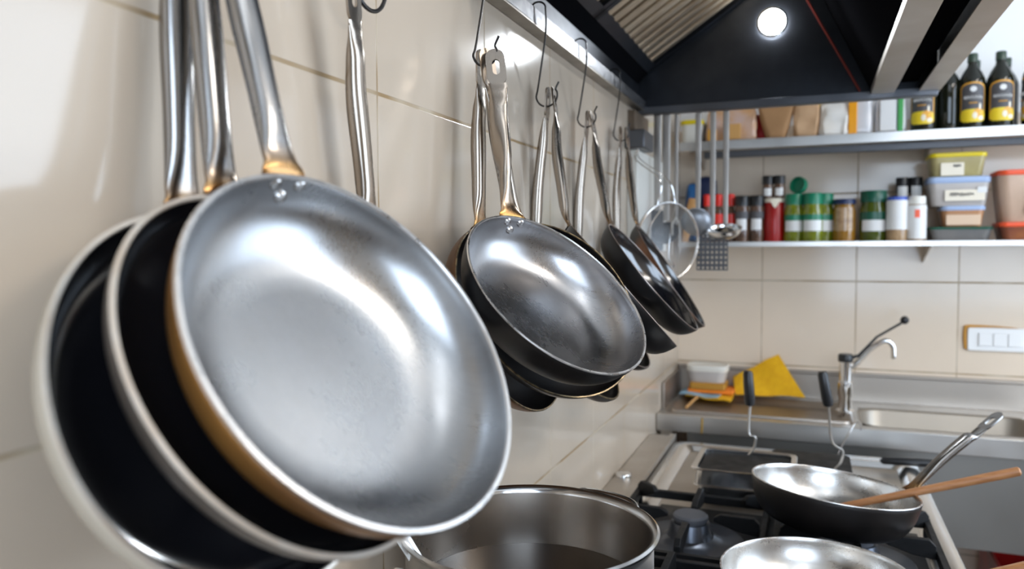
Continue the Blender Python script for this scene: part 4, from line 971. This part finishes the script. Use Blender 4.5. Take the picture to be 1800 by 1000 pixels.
def oil(label, x, y, yaw=0, amber=False, s=1.0, lab=True):
    t = thing('olive_oil_bottle', label, 'bottle', (x, y, UZ), G4); T = Matrix.Translation((x, y, UZ)); r = .0375 * s
    prof = [(0, 0), (r * .92, 0), (r, .006), (r, .150 * s), (r * .96, .160 * s), (r * .72, .182 * s), (r * .42, .200 * s), (r * .34, .212 * s), (r * .34, .232 * s), (0, .232 * s)]
    MB().lathe(prof, 36, [0] * 3 + [1 if amber else 0] * 3 + [0] * 3, T).build('bottle_body', ['oilglass', 'amberoil'], t, angle=45)
    MB().lathe([(r * .40, .214 * s), (r * .40, .238 * s), (r * .36, .241 * s), (0, .241 * s)], 24, 0, T).build('cap', 'capgreen', t, angle=40)
    if lab:
        w = r * 2.05
        a = MB(); labelgrid(a, x, y, UZ, r + .0006, w, .030, .148 * s, yaw, .018); a.build('label_border', 'gold', t)
        b = MB(); labelgrid(b, x, y, UZ, r + .0011, w * .90, .034, .143 * s, yaw, .016); lb = b.build('label', 'label', t)
        e = MB(); cpoly(e, x, y, UZ, r + .0016, ell(0, .126 * s, .0095, .0085), yaw=yaw); e.build('emblem', 'whitelab', lb)
        fz = MB(); n = 14
        rows = []
        for q in (-1, 0, 1): rows.append([V((x + (r + .0016) * math.sin(s_ / (r + .0016) + yaw), y - (r + .0016) * math.cos(s_ / (r + .0016) + yaw), UZ + .044 + q * .020 * math.sqrt(max(.04, 1 - (2 * s_ / w) ** 6)))) for s_ in [-w / 2 + w * k / n for k in range(n + 1)]])
        fz.rings(rows, closed=False, cap0=False, cap1=False); fz.build('fruit_picture', 'yelfruit', lb)
        g = MB(); cpoly(g, x, y, UZ, r + .0021, ell(.016, .052, .015, .014), yaw=yaw); g.build('fruit_picture', 'gold', lb)
        g2 = MB(); cpoly(g2, x, y, UZ, r + .0025, ell(.006, .044, .007, .010), yaw=yaw); cpoly(g2, x, y, UZ, r + .0025, ell(.024, .036, .009, .007), yaw=yaw); cpoly(g2, x, y, UZ, r + .0025, ell(.020, .072, .0035, .010), yaw=yaw); g2.build('flower_picture', 'cream_l', lb)
        pts = []; rr_ = r + .0022
        for i in range(29):
            s_ = -.026 + .052 * i / 28; pts.append((x + rr_ * math.sin(s_ / rr_ + yaw), y - rr_ * math.cos(s_ / rr_ + yaw), UZ + .100 * s + (.0045 if i % 2 else -.0045) * (1 if i % 3 else .6)))
        MB().tube(pts, .0016, 5).build('lettering', 'whitelab', lb)
        pts = [(x + rr_ * math.sin(s_ / rr_ + yaw), y - rr_ * math.cos(s_ / rr_ + yaw), UZ + .083 * s) for s_ in [-.012 + .004 * i for i in range(7)]]
        MB().tube(pts, .0016, 5).build('lettering', 'gold', lb)
    return t
oil('dark oil bottle mostly hidden by the hood corner, its label foot showing', .322, UB - .015, yaw=-.25)
oil('dark unlabelled side of an oil bottle just right of the hood corner', .395, UB + .015, yaw=2.6, s=.97)
oil('dark oil bottle with gold-arched label, left of the facing pair', .458, UB, yaw=-.05)
oil('dark oil bottle with gold-arched label, right of the facing pair', .535, UB, yaw=.02)
oil('amber oil bottle at the right picture edge, label turned away', .632, UB, yaw=-1.6, amber=True, s=1.04)
oil('rear oil bottle whose cap peeps out behind the left facing bottle', .480, UB + .085, yaw=2.5, s=.98, lab=False)
oil('rear oil bottle whose cap peeps out behind the right facing bottle', .566, UB + .085, yaw=2.5, s=.98, lab=False)

# ------------------------------------------------------------------ ceiling fixtures
def fixture(label, x, y, lx, ly, glow):
    t = thing('ceiling_light', label, 'ceiling light', (x, y, ZC), 'ceiling lights')
    MB().box(x - lx / 2 - .02, x + lx / 2 + .02, y - ly / 2 - .02, y + ly / 2 + .02, ZC - .05, ZC).build('housing', 'frame', t, bevel=.004)
    MB().box(x - lx / 2, x + lx / 2, y - ly / 2, y + ly / 2, ZC - .056, ZC - .05).build('diffuser', glow, t)
fixture('long ceiling light in front of the hood', .45, .20, .30, 1.2, 'tube')
fixture('long ceiling light near the window side of the kitchen', 1.62, 1.05, .30, 1.2, 'panel')

# ------------------------------------------------------------------ lights, world, camera
def area(name, loc, rot, sx, sy, e, col, shape='RECTANGLE'):
    d = bpy.data.lights.new(name, 'AREA'); d.shape = shape; d.size = sx
    if shape == 'RECTANGLE': d.size_y = sy
    d.energy = e; d.color = col
    o = bpy.data.objects.new(name, d); COL.objects.link(o); o.location = loc; o.rotation_euler = rot; return o
# hood lamp beam
sp = bpy.data.lights.new('hood_lamp_light', 'SPOT'); sp.energy = 8; sp.spot_size = math.radians(105); sp.spot_blend = .6; sp.shadow_soft_size = .03; sp.color = (.88, .94, 1)
so = bpy.data.objects.new('hood_lamp_light', sp); COL.objects.link(so); so.location = (-.111, HY1 - .050, .585)
so.rotation_euler = (V((0, -1.0, -.55))).to_track_quat('-Z', 'Y').to_euler()
# daylight portal in the window opening
pt = area('window_portal', (XR + .10, (WY0 + WY1) / 2, (WZ0 + WZ1) / 2), (0, PI / 2, 0), WZ1 - WZ0, WY1 - WY0, 1, (1, 1, 1))
pt.data.cycles.is_portal = True
p2 = area('window_portal', ((VX0 + VX1) / 2, YF - .09, (VZ0 + VZ1) / 2), (PI / 2, 0, 0), VX1 - VX0, VZ1 - VZ0, 1, (1, 1, 1)); p2.data.cycles.is_portal = True  # portal for the added opening behind the camera
w = bpy.data.worlds.new('World'); sc.world = w; w.use_nodes = True
w.node_tree.nodes['Background'].inputs[0].default_value = (.68, .82, 1.0, 1); w.node_tree.nodes['Background'].inputs[1].default_value = 7.0

F = 1351.4; yaw, pitch, roll = .373491, .0505934, -.0050191
fwd = V((-math.sin(yaw) * math.cos(pitch), math.cos(yaw) * math.cos(pitch), -math.sin(pitch)))
r0 = V((math.cos(yaw), math.sin(yaw), 0)); u0 = r0.cross(fwd)
rt_ = r0 * math.cos(roll) + u0 * math.sin(roll); up_ = -r0 * math.sin(roll) + u0 * math.cos(roll)
cam = bpy.data.cameras.new('camera'); co = bpy.data.objects.new('camera', cam); COL.objects.link(co)
co.matrix_world = Matrix(((rt_.x, up_.x, -fwd.x, 0), (rt_.y, up_.y, -fwd.y, 0), (rt_.z, up_.z, -fwd.z, 0), (0, 0, 0, 1)))
cam.sensor_width = 36; cam.lens = F * 36 / 1800; cam.clip_start = .02
cam.dof.use_dof = True; cam.dof.focus_distance = 1.02; cam.dof.aperture_fstop = 3.8
sc.camera = co
# the floor is world height 0
for o in sc.objects:
    if o.parent is None: o.location.z += 1.5
sc.view_settings.view_transform = 'Standard'; sc.view_settings.look = 'None'; sc.view_settings.gamma = 1
sc.view_settings.exposure = -.02
sc.view_settings.use_curve_mapping = False
